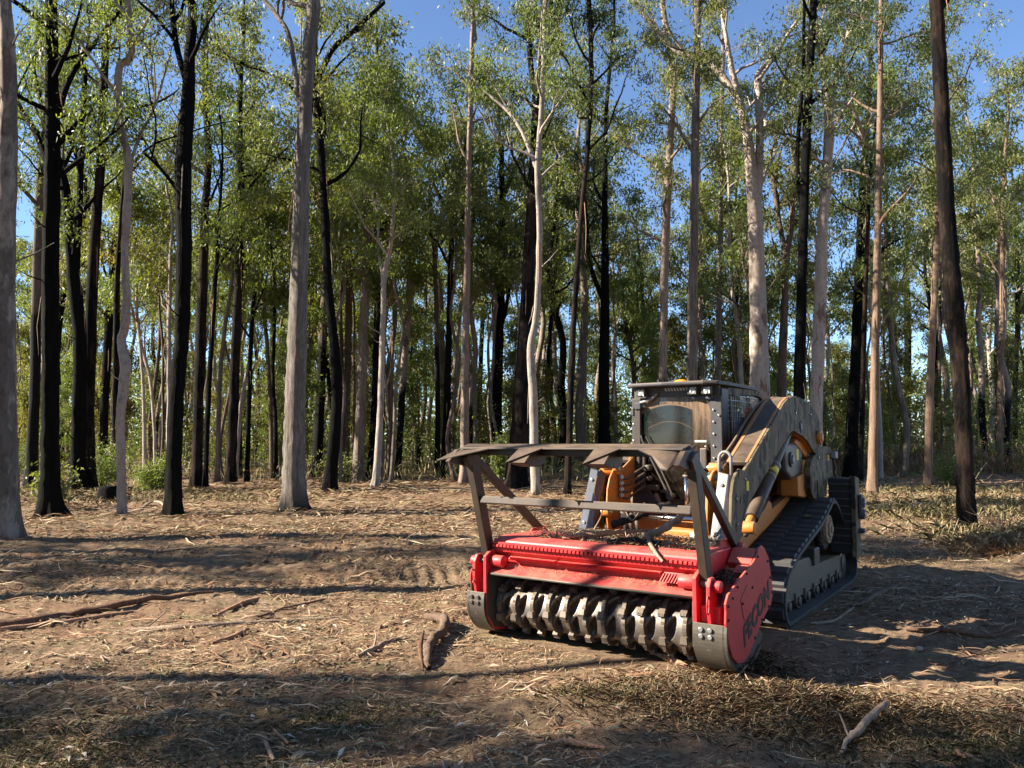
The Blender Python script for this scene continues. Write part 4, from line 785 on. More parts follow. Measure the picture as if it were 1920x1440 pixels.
def limb_geo(start, dirv, length, r0, nsub, subr, tips, n=6, bend=0.5):
    """one limb and its branches; the branch ends go into tips"""
    VV, FF, k = [], [], 0; d = np.array(dirv, float); d /= np.linalg.norm(d); p = np.array(start, float); P_ = [p.copy()]; m_ = 7
    for i in range(m_):
        d = d+RNG.normal(0, 0.16, 3)+np.array([0, 0, 0.07*bend]); d /= np.linalg.norm(d); p = p+d*length/m_; P_.append(p.copy())
    P_ = np.array(P_); rr_ = np.linspace(r0, max(0.012, r0*0.22), len(P_))
    V_, F_ = tube_np(P_, rr_, n); VV.append(V_); FF.append(F_+k); k += len(V_); tips.append((P_[-1], 1.0))
    for j in range(nsub):
        i = RNG.integers(2, len(P_)-1); q = P_[i]; dd = d*0.6+RNG.normal(0, 0.75, 3)+np.array([0, 0, 0.25]); dd /= np.linalg.norm(dd); ln = length*RNG.uniform(0.25, 0.5)
        Q_ = np.array([q, q+dd*ln*0.35+RNG.normal(0, 0.06, 3), q+dd*ln*0.7+RNG.normal(0, 0.12, 3), q+dd*ln+RNG.normal(0, 0.15, 3)])
        V_, F_ = tube_np(Q_, np.linspace(rr_[i]*0.55, 0.008, 4), 4); VV.append(V_); FF.append(F_+k); k += len(V_); tips.append((Q_[-1], 1.2))
        for u in range(2):
            e = Q_[RNG.integers(2, 4)]; f_ = e+RNG.normal(0, 0.35, 3)*ln*0.7+np.array([0, 0, 0.05]); V_, F_ = tube_np(np.array([e, (e+f_)/2+RNG.normal(0, 0.05, 3), f_]), [0.009, 0.007, 0.004], 3); VV.append(V_); FF.append(F_+k); k += len(V_); tips.append((f_, 1.0))
    return np.concatenate(VV), np.concatenate(FF)
def foliage(tips, per, rad, L, W):
    cs = []
    for p, wgt in tips:
        m_ = int(per*wgt*RNG.uniform(0.5, 1.4)); c = RNG.normal(0, 1, (m_, 3))*np.array([rad, rad, rad*0.75])*RNG.uniform(0.65, 1.15)
        cs.append(p+c-np.array([0, 0, rad*0.25]))
    return leaves_np(np.concatenate(cs), L, W)
def make_tree(path, rad, H, barkm, leafm, z0, nlimb, spread, per, L, W, crad=0.42, sides=12, forks=(), name='gum_tree', flare=1.3, limbs_at=None, dead=0, nsub=3, lean=None, subdiv=None):
    """path: trunk points (world) with radii; goes on above to height H; forks: extra (points, radii)"""
    path = np.array(path, float); base = path[0].copy(); o = empty(name, tuple(base)); P_ = list(path-base); rr_ = list(rad)
    z = P_[-1][2]; d = (P_[-1]-P_[-2]); d /= np.linalg.norm(d); d = d*0.5+np.array([0, 0, 0.5])
    if H > z+0.5:
        r = rr_[-1]; steps = max(2, int((H-z)/1.6))
        for i in range(steps):
            d = d+RNG.normal(0, 0.10, 3); d[2] = max(d[2], 0.55); d /= np.linalg.norm(d); P_.append(P_[-1]+d*(H-z)/steps); rr_.append(max(0.02, r*(1-(i+1)/steps*0.85)))
    P_ = np.array(P_); n0 = max(2, int(subdiv or 4)); S_ = spline(P_, n0); t_ = np.linspace(0, len(P_)-1, len(S_)); rr_ = np.interp(t_, np.arange(len(P_)), rr_)
    S_[:, 0] += RNG.normal(0, 0.006, len(S_)); zz = S_[:, 2]; rr_ = rr_*(1+(flare-1)*np.exp(-np.maximum(zz, 0)/0.28))
    first = S_[0].copy(); first[2] -= 0.35; S_ = np.vstack([first, S_]); rr_ = np.concatenate([[rr_[0]*1.05], rr_])
    V_, F_ = tube_np(S_, rr_, sides, 0.035); k_ = len(S_)
    Vr = V_[:k_*sides].reshape(k_, sides, 3); a_ = np.arange(sides)/sides*2*PI; ph1, ph2 = RNG.uniform(0, 6.28, 2); ridge = RNG.uniform(-1, 1, sides)*(0.075 if sides > 14 else 0.03)
    drift = np.cumsum(RNG.normal(0, 0.25, k_)); zr = np.maximum(S_[:, 2], 0)[:, None]
    f_ = 1+ridge[None]+0.05*np.sin(2*a_[None]+ph1+drift[:, None])+np.exp(-zr/0.22)*0.22*np.sin(5*a_[None]+ph2)*(flare > 1.15)+RNG.normal(0, 0.02, (k_, sides))
    Vr[:] = S_[:, None]+(Vr-S_[:, None])*f_[..., None]
    link('trunk', mesh_np('trunk', V_, F_, barkm, True), o)
    tips = []
    def at_z(z_): i = int(np.clip(np.searchsorted(S_[:, 2], z_), 1, len(S_)-1)); f = (z_-S_[i-1, 2])/max(1e-6, S_[i, 2]-S_[i-1, 2]); f = min(max(f, 0), 1); return S_[i-1]*(1-f)+S_[i]*f, rr_[i]
    for fp, fr in forks:
        fp = np.array(fp)-base; Q_ = spline(fp, 4); q_r = np.interp(np.linspace(0, 1, len(Q_)), np.linspace(0, 1, len(fr)), fr); V_, F_ = tube_np(Q_, q_r, 9, 0.05); VV = [V_]; FF = [F_]; k = len(V_)
        e = Q_[-1]; d_ = Q_[-1]-Q_[-3]; d_ /= np.linalg.norm(d_)
        for j in range(3):
            s_ = Q_[int(len(Q_)*(0.55+0.42*j/3))] if j < 2 else e
            V2, F2 = limb_geo(s_, d_*0.7+RNG.normal(0, 0.4, 3)+np.array([0, 0, 0.3]), RNG.uniform(1.6, 3.0), max(0.02, q_r[-1]*0.8), nsub, 0, tips); VV.append(V2); FF.append(F2+k); k += len(V2)
        link('limb', mesh_np('limb', np.concatenate(VV), np.concatenate(FF), barkm, True), o)
    az = RNG.uniform(0, 2*PI)
    for i in range(nlimb):
        f = (i+RNG.uniform(0.1, 0.9))/nlimb; z_ = z0+(H-z0)*(f**0.9)*0.97; p, r = at_z(z_); az += 2.399+RNG.normal(0, 0.4)
        el = RNG.uniform(0.35, 1.05) if i < nlimb*0.7 else RNG.uniform(0.8, 1.3)
        ln = spread*RNG.uniform(0.6, 1.25)*(1-0.45*f); dv = (math.cos(az)*math.cos(el), math.sin(az)*math.cos(el), math.sin(el))
        bare = i < dead; tt = [] if bare else tips
        V_, F_ = limb_geo(p, dv, ln, min(r*0.6, 0.03+0.016*ln), nsub, 0, tt); link('limb', mesh_np('limb', V_, F_, barkm, True), o)
    for p_ in (S_[-1],): tips.append((p_, 1.0))
    for i in range(RNG.integers(1, 5) if sides > 10 else 0):            # dead stubs and peeling strips on the lower trunk
        z_ = RNG.uniform(1.5, z0); p, r = at_z(z_); a1 = RNG.uniform(0, 2*PI); e = np.array([math.cos(a1), math.sin(a1), RNG.uniform(0.1, 0.9)]); ln = RNG.uniform(0.1, 0.7)
        V_, F_ = tube_np(np.array([p, p+e*(r+ln*0.5), p+e*(r+ln)+np.array([0, 0, 0.06])]), [0.022, 0.014, 0.006], 5); link('stub', mesh_np('stub', V_, F_, barkm, True), o)
    for i in range(RNG.integers(2, 6) if sides > 10 else 0):
        z_ = RNG.uniform(2.0, min(H, 11)); p, r = at_z(z_); a1 = RNG.uniform(0, 2*PI); e = np.array([math.cos(a1), math.sin(a1), 0]); ln = RNG.uniform(0.5, 1.6); q = p+e*r*1.02
        Q_ = np.array([q+[0, 0, 0.1], q+e*0.03, q+e*RNG.uniform(0.03, 0.14)+[0, 0, -ln*0.5], q+e*RNG.uniform(0.02, 0.2)+[0, 0, -ln]]); V_, F_ = tube_np(Q_, [0.006, 0.014, 0.011, 0.003], 4); link('bark_strip', mesh_np('bark_strip', V_, F_, BARKP if i % 2 else STICK, True), o)
    if per > 0:
        V_, F_ = foliage(tips, per, crad, L, W); link('crown', mesh_np('crown', V_, F_, leafm), o)
    return o

BASES = []
def T(base, pts, kind, label, H=None, leaf=0, z0=None, nl=10, spread=2.8, per=50, forks=(), name='gum_tree', **kw):
    """a tree read off the photograph: base and trunk points with widths, given real depth by where its foot stands"""
    B = on_ground(base[0], base[1]); D = B[1]; path = [B]; rad = []; BASES.append((B[0], B[1], 0.5*base[2]*D/FPX))
    wpx = lambda w_, P: 0.5*w_*float((P-EYEP)@FW)/FPX
    rad.append(wpx(base[2], B)); y_off = 0
    for p in pts:
        y_off += RNG.normal(0, 0.04); P = on_plane(p[0], p[1], D+y_off); path.append(P); rad.append(wpx(p[2], P))
    H = H or max(path[-1][2]+RNG.uniform(4, 6), RNG.uniform(17, 21)); top = path[-1][2]
    z0 = z0 if z0 is not None else H*0.5
    sc = np.clip(D/26, 0.75, 1.7)
    FK = []
    for fk in forks:
        q = [on_plane(p[0], p[1], D+0.25*i) for i, p in enumerate(fk)]; FK.append((q, [wpx(p[2], q[i]) for i, p in enumerate(fk)]))
    o = make_tree(path, rad, H-B[2], BARK[kind], LEAF[leaf], z0, nl, spread, per, 0.155*sc, 0.046*sc, forks=FK, sides=(30 if D < 22 else 18), name=name, subdiv=(9 if D < 22 else 5), crad=kw.pop('crad', 0.25), **kw)
    return tag(o, label, 'tree')

T((4, 1012, 60), [(6, 800, 47), (8, 480, 36), (16, 200, 29), (8, 0, 25)], 'spot', 'stout mottled grey-brown gum trunk cut by the left edge of the picture', leaf=2, z0=9.5, H=19)
T((58, 915, 21), [(62, 800, 18), (66, 700, 17), (70, 480, 15), (76, 330, 13), (88, 200, 9)], 'blacklow', 'thin trunk with brown bark above and black foot, just right of the left edge trunk', leaf=1)
T((95, 968, 36), [(94, 800, 30), (95, 700, 29), (95, 480, 27), (99, 300, 25), (97, 130, 21), (96, 0, 19)], 'black', 'thick jet-black trunk with a small orange scar, leafy sprouts round its foot', leaf=1, z0=6.6, nl=15, spread=2.6, per=60, flare=1.7, forks=[[(98, 330, 14), (72, 260, 11), (45, 215, 9), (20, 180, 7)], [(100, 240, 12), (130, 150, 10), (170, 90, 8), (225, 20, 6)]])
T((146, 922, 30), [(147, 800, 24), (150, 650, 24), (140, 540, 25), (131, 440, 20), (118, 330, 15), (85, 230, 9)], 'black', 'black trunk leaning left near the top, left half of a charred pair', leaf=2, flare=1.4, H=15, forks=[[(140, 520, 16), (148, 400, 12), (152, 300, 11), (160, 130, 9)]])
T((164, 920, 28), [(166, 760, 20), (172, 560, 20), (180, 420, 18), (189, 300, 15), (196, 130, 13), (207, 10, 11)], 'blackbrown', 'charred brown-topped trunk, right half of the pair behind the leafy sprouts', leaf=1)
T((196, 900, 17), [(195, 800, 15), (204, 620, 15), (212, 500, 13), (222, 420, 11), (240, 330, 9), (262, 290, 6)], 'black', 'slim sinuous black trunk left of the pale wavy trunk, bending right high up', leaf=3, H=12.5)
T((216, 906, 16), [(217, 800, 14), (218, 640, 12), (222, 480, 9), (232, 330, 7)], 'blackbrown', 'dark straight trunk half hidden behind the pale wavy trunk', leaf=1)
T((229, 967, 17), [(227, 880, 16), (226, 780, 16), (235, 690, 19), (228, 640, 15), (237, 590, 15), (234, 480, 13), (238, 400, 14), (240, 300, 13), (223, 215, 13), (223, 130, 12), (240, 112, 12), (247, 90, 11), (240, 0, 10)], 'pale', 'pale smooth trunk with wavy kinks, second light trunk from the left edge', leaf=0, flare=1.1, H=16, z0=9, nl=7, forks=[[(237, 330, 6), (262, 255, 6), (290, 200, 5), (312, 125, 4)]])
T((325, 966, 30), [(326, 850, 28), (333, 720, 26), (340, 640, 24), (345, 480, 26), (343, 330, 30), (352, 200, 24), (356, 100, 19), (358, 0, 15)], 'black', 'thick rugged black trunk standing alone with a pale root at its foot, left of centre', leaf=2, z0=9.5, nl=8, flare=1.25, forks=[[(348, 150, 12), (330, 80, 11), (322, 0, 9)], [(336, 360, 8), (300, 315, 6), (268, 285, 5)]])
T((368, 916, 20), [(372, 750, 19), (379, 560, 18), (384, 400, 14), (391, 300, 12), (385, 180, 11), (386, 60, 10), (395, 0, 9)], 'blackbrown', 'brown-black trunk right of the rugged black trunk, first of three slim ones', leaf=0, z0=7.5, nl=10, per=34)
T((385, 917, 9), [(392, 720, 9), (402, 560, 8), (410, 440, 7), (413, 380, 6)], 'black', 'very thin black pole leaning right, second of the three slim ones', leaf=1, H=14)
T((432, 906, 18), [(437, 780, 17), (444, 600, 15), (450, 480, 12), (452, 350, 10), (450, 230, 9), (452, 140, 8)], 'blackbrown', 'dark brown straight trunk, third of the slim ones left of the big grey trunk', leaf=0, z0=8.5, dead=4, forks=[[(450, 400, 6), (470, 350, 5), (505, 310, 4), (545, 270, 3)]])
T((463, 903, 8), [(467, 760, 8), (472, 620, 7), (479, 540, 6)], 'black', 'thin black sapling trunk between the dark slim trunk and the big grey trunk', leaf=1, H=11)
T((442, 900, 8), [(452, 760, 8), (466, 680, 7), (471, 600, 6), (478, 500, 5)], 'pale', 'slender pale trunk leaning right behind the dark slim trunks', leaf=1, H=13)
T((552, 957, 44), [(551, 850, 38), (553, 760, 37), (557, 640, 35), (562, 480, 32), (566, 330, 29), (573, 180, 26), (583, 60, 24), (588, 0, 23)], 'greyburn', 'tall thick grey trunk with a black burn scar at its foot, left of centre', leaf=0, z0=11.5, flare=1.25, forks=[[(567, 240, 10), (545, 80, 9), (520, 30, 9), (495, 0, 8)]])
T((594, 893, 20), [(599, 780, 17), (605, 640, 15), (610, 540, 13), (613, 440, 11)], 'blacklow', 'grey trunk with a black foot close behind the big grey trunk', leaf=1, H=17)
T((617, 922, 24), [(627, 820, 21), (632, 730, 20), (627, 650, 18), (617, 560, 17), (612, 460, 16), (605, 320, 15), (596, 220, 14), (592, 150, 12)], 'black', 'curved black trunk right of the big grey trunk, forking under the sky', leaf=0, H=16, z0=9.5, forks=[[(592, 160, 11), (622, 95, 10), (660, 60, 9), (720, 5, 7)], [(598, 260, 8), (565, 190, 6), (530, 150, 5), (455, 120, 4), (388, 96, 4)]])
T((648, 893, 14), [(650, 760, 13), (653, 620, 13), (655, 500, 12), (655, 380, 9)], 'brown', 'dark brown trunk between the curved black trunk and the broken-topped grey trunk', leaf=1)
T((670, 906, 25), [(675, 800, 20), (679, 700, 19), (684, 560, 18), (688, 450, 19), (686, 340, 12), (678, 250, 8)], 'grey', 'grey trunk with a flared foot under a dense lit green crown, centre left', leaf=1, z0=8.0, nl=16, spread=3.2, per=70, H=17, crad=0.5)
T((690, 896, 8), [(698, 790, 8), (702, 700, 8), (706, 560, 7), (709, 430, 6)], 'black', 'thin black trunk just right of the flared grey trunk', leaf=1, H=14)
T((704, 913, 14), [(710, 830, 13), (714, 740, 12), (718, 600, 10), (721, 510, 10), (734, 450, 8), (738, 330, 6)], 'pale', 'slim pale trunk forking low, right of the flared grey trunk', leaf=1, z0=7.0, nl=12, spread=2.8, per=70, H=15, forks=[[(718, 520, 6), (709, 460, 5), (712, 380, 4)]])
T((745, 896, 13), [(752, 780, 12), (758, 680, 12), (768, 560, 12), (774, 470, 10), (782, 425, 9), (775, 362, 8)], 'pinkburn', 'leaning grey trunk with burnt foot that ends in a broken snag', leaf=1, H=12.0, z0=9.5, nl=3, per=14)
T((727, 896, 6), [(733, 760, 6), (737, 640, 5), (738, 540, 5)], 'tan', 'very thin greyish pole between the slim pale trunk and the leaning snag', leaf=1, H=12)
T((820, 893, 10), [(821, 760, 9), (819, 620, 8), (815, 480, 8), (806, 390, 6)], 'blacklow', 'thin dark-footed trunk right of the leaning snag', leaf=1)
T((835, 896, 17), [(838, 780, 14), (842, 640, 12), (845, 500, 11), (850, 410, 9), (862, 330, 8)], 'black', 'straight black trunk rising behind the left hook of the push frame', leaf=0, z0=8, dead=3, forks=[[(848, 410, 8), (825, 370, 7), (800, 320, 6), (776, 290, 4)]])
T((851, 882, 10), [(850, 780, 10), (853, 690, 10), (860, 610, 9), (868, 520, 8), (872, 420, 6)], 'pale', 'pale curved trunk close beside the straight black trunk', leaf=1, H=17)
T((872, 907, 19), [(872, 790, 15), (873, 680, 14), (875, 560, 13), (877, 420, 12), (881, 250, 10), (885, 100, 9), (887, 0, 8)], 'pink', 'tall straight pinkish-brown trunk left of the push frame hooks', leaf=0, z0=9.0, nl=9, per=56)
T((896, 875, 9), [(899, 760, 9), (903, 640, 8), (909, 520, 8), (912, 400, 6)], 'black', 'slim black trunk right of the tall pinkish trunk', leaf=1)
T((930, 893, 21), [(931, 800, 19), (934, 700, 17), (938, 600, 14), (940, 500, 13), (942, 380, 12), (941, 330, 10)], 'black', 'black trunk dividing at mid height, between the first two hooks of the push frame', leaf=0, z0=8, nl=9, forks=[[(938, 620, 9), (952, 560, 7), (965, 470, 6)], [(942, 370, 9), (960, 330, 8), (982, 280, 7)]])
T((966, 918, 42), [(974, 820, 35), (978, 740, 32), (984, 650, 28), (990, 520, 23), (998, 380, 21), (1006, 240, 20), (1012, 150, 18)], 'blackbrown', 'massive rough burnt trunk, thickest in the wood behind the push frame', leaf=2, z0=10, nl=9, per=60, flare=1.35, forks=[[(1006, 200, 12), (995, 120, 11), (990, 30, 10)], [(1012, 150, 13), (1035, 90, 12), (1050, 10, 10)]])
T((1003, 927, 17), [(1001, 820, 16), (999, 740, 15), (995, 655, 15), (1003, 605, 12), (1009, 540, 11), (1012, 420, 11), (1008, 320, 11), (1016, 190, 9), (1023, 0, 8)], 'pale', 'pale smooth crooked trunk in front of the massive burnt trunk', leaf=1, flare=1.05, z0=9.5, H=16, forks=[[(1006, 315, 8), (980, 250, 7), (955, 212, 6), (920, 180, 5)]])
T((1030, 880, 9), [(1026, 760, 8), (1029, 660, 8), (1036, 560, 7)], 'black', 'thin black trunk just right of the pale crooked trunk', leaf=1)
T((1063, 928, 13), [(1068, 800, 12), (1071, 700, 12), (1076, 600, 10), (1083, 490, 10), (1096, 340, 9), (1107, 200, 10), (1108, 90, 9), (1104, 0, 9)], 'blackbrown', 'slim dark trunk between the second and third hooks, curving right as it rises', leaf=2, z0=9.0, H=16, per=52)
T((1132, 893, 27), [(1132, 780, 23), (1132, 690, 22), (1134, 560, 17), (1134, 440, 14), (1134, 320, 10), (1137, 200, 8), (1150, 60, 7)], 'black', 'thick black trunk left of the loader cab, behind the push frame', leaf=2, z0=8.5, nl=9, forks=[[(1130, 560, 10), (1108, 500, 8), (1100, 420, 7), (1094, 330, 6)]])
T((1189, 880, 10), [(1190, 740, 9), (1185, 670, 8), (1172, 600, 7), (1158, 560, 6)], 'brown', 'thin brown trunk bent to the left behind the left edge of the cab', leaf=1, H=11)
T((1240, 905, 18), [(1242, 740, 17), (1244, 640, 15), (1246, 520, 15), (1250, 400, 15), (1257, 260, 14), (1262, 150, 13), (1252, 80, 11), (1241, 0, 10)], 'pinkburn', 'pale trunk with black lower half rising behind the cab roof lamps', leaf=0, z0=9.5, H=18)
T((1297, 915, 22), [(1298, 740, 19), (1299, 600, 18), (1301, 460, 16), (1304, 260, 14), (1307, 100, 12), (1308, 0, 11)], 'grey', 'ruler-straight grey trunk rising behind the amber beacon of the cab', leaf=0, z0=11, H=19)
T((1343, 890, 11), [(1346, 700, 11), (1350, 480, 10), (1353, 250, 8), (1356, 60, 7)], 'grey', 'thin straight grey trunk behind the right side of the cab roof', leaf=0, z0=9)
T((1424, 908, 38), [(1425, 740, 34), (1423, 640, 31), (1421, 540, 29), (1417, 420, 25), (1407, 300, 19), (1394, 215, 15)], 'white', 'broad pinkish-white trunk forking high up, behind the rear of the cab', leaf=0, z0=11, H=20, spread=3.2, forks=[[(1419, 420, 17), (1424, 260, 16), (1421, 140, 14)], [(1398, 240, 13), (1370, 165, 13), (1330, 120, 12), (1270, 95, 11), (1225, 50, 10), (1180, -10, 8)], [(1422, 150, 6), (1450, 110, 7), (1480, 60, 6), (1502, 30, 5)]])
T((1447, 900, 13), [(1441, 760, 11), (1430, 650, 9), (1412, 560, 8), (1400, 490, 7)], 'brown', 'twisted dark stem crossing the foot of the broad white trunk', leaf=2, H=11)
T((1465, 900, 20), [(1465, 740, 18), (1469, 620, 15), (1474, 480, 14), (1483, 430, 10), (1490, 330, 8)], 'brown', 'brownish trunk forking into a V, between the white trunk and the tall black one', leaf=0, H=18, forks=[[(1474, 480, 10), (1460, 410, 9), (1445, 300, 8)]])
T((1497, 918, 25), [(1498, 760, 22), (1501, 640, 21), (1504, 520, 19), (1507, 400, 18), (1513, 240, 16), (1521, 90, 14), (1525, 0, 13)], 'black', 'tall jet-black trunk rising behind the peak of the lift arm', leaf=2, z0=11.5, H=19, flare=1.1, forks=[[(1506, 420, 8), (1495, 300, 8), (1505, 150, 7), (1508, 20, 6)]])
T((1528, 912, 27), [(1530, 780, 24), (1534, 660, 23), (1539, 540, 22), (1543, 420, 19), (1551, 320, 17), (1555, 240, 18), (1552, 190, 16)], 'white', 'white gum trunk just right of the tall black one, bare until its top branches', leaf=0, z0=10.5, H=19, forks=[[(1552, 200, 11), (1570, 140, 10), (1590, 70, 9), (1600, 0, 8)], [(1553, 195, 8), (1590, 195, 9), (1610, 230, 8), (1618, 260, 7)]])
T((1594, 897, 25), [(1599, 780, 22), (1605, 660, 19), (1612, 500, 17), (1618, 340, 14), (1628, 200, 10), (1633, 120, 8)], 'black', 'black trunk left of the slim tan trunk, right of the loader arm', leaf=2, z0=7.6, nl=13, per=60)
T((1613, 902, 10), [(1617, 760, 10), (1621, 600, 9), (1626, 450, 8), (1630, 330, 6)], 'blackbrown', 'thin dark trunk squeezed between the black trunk and the slim tan trunk', leaf=1)
T((1636, 925, 18), [(1638, 800, 16), (1641, 680, 15), (1644, 540, 14), (1647, 380, 12), (1650, 200, 10), (1651, 60, 9)], 'tan', 'straight tan trunk standing in sun on the litter right of the loader', leaf=2, z0=7.8, nl=12, per=60)
T((1701, 860, 13), [(1702, 740, 12), (1702, 620, 12), (1699, 500, 9), (1704, 380, 7)], 'black', 'black trunk in the undergrowth midway between the two tan trunks', leaf=1, H=24)
T((1740, 913, 15), [(1742, 800, 13), (1746, 680, 12), (1752, 560, 11), (1759, 420, 10), (1764, 300, 8)], 'tan', 'tan trunk leaning slightly right, left of the big black trunk near the right edge', leaf=1, z0=8.5)
T((1760, 872, 10), [(1758, 740, 9), (1758, 620, 9), (1763, 480, 8)], 'black', 'thin black trunk right behind the leaning tan trunk', leaf=1)
T((1813, 992, 34), [(1810, 900, 31), (1806, 800, 29), (1799, 680, 29), (1790, 580, 29), (1778, 430, 27), (1768, 260, 25), (1761, 110, 23), (1755, 0, 22)], 'blackbrown', 'big black furrowed trunk at the straw heap near the right edge', leaf=2, z0=9.0, nl=9, per=55, H=17, flare=1.15)
T((1827, 868, 10), [(1826, 720, 9), (1821, 580, 9), (1818, 420, 7)], 'black', 'slim black trunk behind the big black furrowed one', leaf=1)
T((1875, 888, 10), [(1874, 780, 9), (1878, 640, 9), (1880, 480, 7), (1881, 340, 6)], 'tan', 'thin tan trunk near the right edge, its foot in sunlight', leaf=0, z0=9)
T((1866, 872, 7), [(1866, 740, 7), (1868, 600, 6), (1872, 500, 5)], 'blackbrown', 'thin dark trunk just left of the thin tan trunk by the right edge', leaf=0)
T((271, 902, 7), [(270, 780, 6), (267, 700, 6), (262, 640, 6), (256, 560, 5)], 'white', 'thin bone-pale trunk behind the yellow-green bush, left one of two', leaf=1, H=12)
T((292, 900, 7), [(289, 800, 6), (281, 710, 6), (266, 650, 6), (258, 600, 5)], 'white', 'thin bone-pale trunk with a bend behind the yellow-green bush, right one of two', leaf=1, H=12)
T((316, 905, 9), [(317, 760, 8), (318, 600, 7), (320, 480, 6)], 'pale', 'thin pale trunk close behind the rugged black trunk', leaf=3, z0=6, nl=9, per=36)
T((408, 905, 10), [(410, 800, 9), (413, 700, 8), (424, 600, 7)], 'grey', 'thin grey trunk with a wide foot among the slim dark trunks', leaf=1, H=14)
T((509, 900, 8), [(508, 780, 7), (500, 640, 7), (492, 540, 6), (487, 470, 5)], 'brown', 'thin brown trunk left of the big grey trunk, curving left upward', leaf=1, H=15)
T((517, 901, 7), [(517, 800, 7), (512, 700, 6), (515, 600, 6)], 'black', 'thin black trunk touching the brown curving one left of the big grey trunk', leaf=3, H=14)
T((782, 880, 9), [(783, 760, 8), (784, 700, 8)], 'grey', 'short grey dead trunk snapped off, right of the leaning snag', leaf=1, H=5.6, nl=0, per=0, name='dead_tree')
T((1098, 878, 7), [(1097, 720, 6), (1100, 600, 6), (1103, 500, 5)], 'pale', 'thin pale trunk deep in the wood left of the thick black one by the cab', leaf=0, H=22)
T((1380, 880, 10), [(1378, 700, 9), (1381, 560, 8), (1383, 450, 6)], 'blackbrown', 'thin dark trunk left of the broad white trunk, beyond the cab', leaf=1)
T((1905, 880, 9), [(1903, 740, 8), (1908, 600, 8), (1906, 420, 7)], 'blackbrown', 'dark trunk closest to the right edge, deep in the undergrowth', leaf=0, z0=9)

# hanging leafy boughs low on the near trees (upper left and upper right)
# ---- the wood behind: copies of a few built trees
def proto(kind, leaf, H, r, z0, nl, spread, per, L=0.27, W=0.085, crad=0.6, lean=0.02, name='gum_tree', nsub=3, x=0, y=60):
    base = np.array([x, y, 0.0]); d = np.array([RNG.normal(0, lean), RNG.normal(0, lean), 1]); n_ = 6
    path = [base]
    for i in range(1, n_+1): path.append(base+d*H*0.75*i/n_+np.array([RNG.normal(0, 0.16), RNG.normal(0, 0.16), 0]))
    return make_tree(path, list(np.linspace(r, r*0.5, n_+1)), H, BARK[kind], LEAF[leaf], z0, nl, spread, per*1.3, L, W, crad=crad, sides=8, name=name, nsub=nsub, subdiv=3)
KINDS = [('black', 0, 20, .20, 8, 11, 3.0, 24, 'dark-barked gum tree in the deep wood behind the clearing, olive crown', 'dark gum trees of the wood behind'),
         ('pale', 1, 19, .15, 7, 12, 2.8, 28, 'pale-stemmed gum tree in the deep wood behind the clearing, green crown', 'pale gum trees of the wood behind'),
         ('brown', 3, 18, .16, 6, 12, 2.7, 26, 'brown-barked gum tree in the deep wood with a yellowish crown', 'yellowish gum trees of the wood behind'),
         ('grey', 0, 21, .19, 9, 11, 3.1, 24, 'grey-barked gum tree in the deep wood behind the clearing', 'grey gum trees of the wood behind'),
         ('black', 1, 14, .11, 3.5, 12, 2.2, 30, 'slender dark tree with low green foliage in the deep wood', 'slender low-leaved trees of the wood behind'),
         ('pinkburn', 0, 22, .17, 10, 10, 2.8, 24, 'burnt-footed pale gum tree in the deep wood', 'burnt-footed gum trees of the wood behind'),
         ('brown', 0, 16, .085, 9.5, 7, 1.8, 22, 'slim brown pole-like tree standing in the deep wood', 'slim brown trees of the wood behind'),
         ('grey', 1, 15, .075, 8.5, 7, 1.8, 22, 'slim grey pole-like tree standing in the deep wood', 'slim grey trees of the wood behind'),
         ('tan', 1, 9, .055, 1.6, 12, 1.5, 34, 'young leafy sapling in the undergrowth behind the clearing', 'saplings in the undergrowth'),
         ('brown', 3, 7, .045, 1.0, 12, 1.3, 34, 'young yellow-green sapling in the undergrowth behind the clearing', 'yellow-green saplings in the undergrowth')]
PROTO = []
for (kd, lf, H, r, z0, nl, sp_, per, lab, grp) in KINDS:
    for v_ in range(2 if H > 10 else 1):
        small = H < 10
        o = proto(kd, lf, H*(1-0.08*v_), r*(1+0.2*v_), z0, nl, sp_, per, L=0.17 if small else 0.235, W=0.06 if small else 0.078, crad=0.25 if small else 0.31, name='sapling' if small else 'gum_tree')
        tag(o, lab, 'sapling' if small else 'tree', grp); PROTO.append(o)
big = [o for o in PROTO if o.name.startswith('gum') and 'slim' not in o['group']]; sap = [o for o in PROTO if not o.name.startswith('gum')]; used = set()
def put(o, x, y, s, rz):
    c = o if o.name not in used else copy_tree(o)
    if c is o: used.add(o.name)
    c.location = (x, y, gz(x, y) if math.hypot(x, y) < 60 else 0.0); c.rotation_euler = (0, 0, rz); c.scale = (s, s, s*random.uniform(0.92, 1.1)); return c
rows = []
i = 0; tries = 0
while i < 135 and tries < 6000:
    tries += 1
    y = 34+52*random.random()**0.85; x = random.uniform(-0.74, 0.74)*y
    if any((x-a)**2+(y-b_)**2 < (1.15+0.012*y)**2 for a, b_ in rows): continue
    if 0.26 < x/y < 0.5 and random.random() < 0.35: continue
    rows.append((x, y)); put(random.choice(big), x, y, random.uniform(0.8, 1.15), random.uniform(0, 2*PI)); i += 1
slim = [o for o in PROTO if 'slim' in o['group']]; k_ = 0
while k_ < 70:
    y = 30+30*random.random(); x = random.uniform(-0.72, 0.72)*y
    if y < 38 and x/y > 0.05: continue
    if any((x-a)**2+(y-b_)**2 < 0.7 for a, b_ in rows): continue
    rows.append((x, y)); put(random.choice(slim), x, y, random.uniform(0.75, 1.2), random.uniform(0, 2*PI)); k_ += 1
for i in range(80):
    y = 31+34*random.random(); x = random.uniform(-0.72, 0.72)*y
    if y < 37 and 0.05 < x/y: y += 9
    put(random.choice(sap), x, y, random.uniform(0.45, 1.15), random.uniform(0, 2*PI))
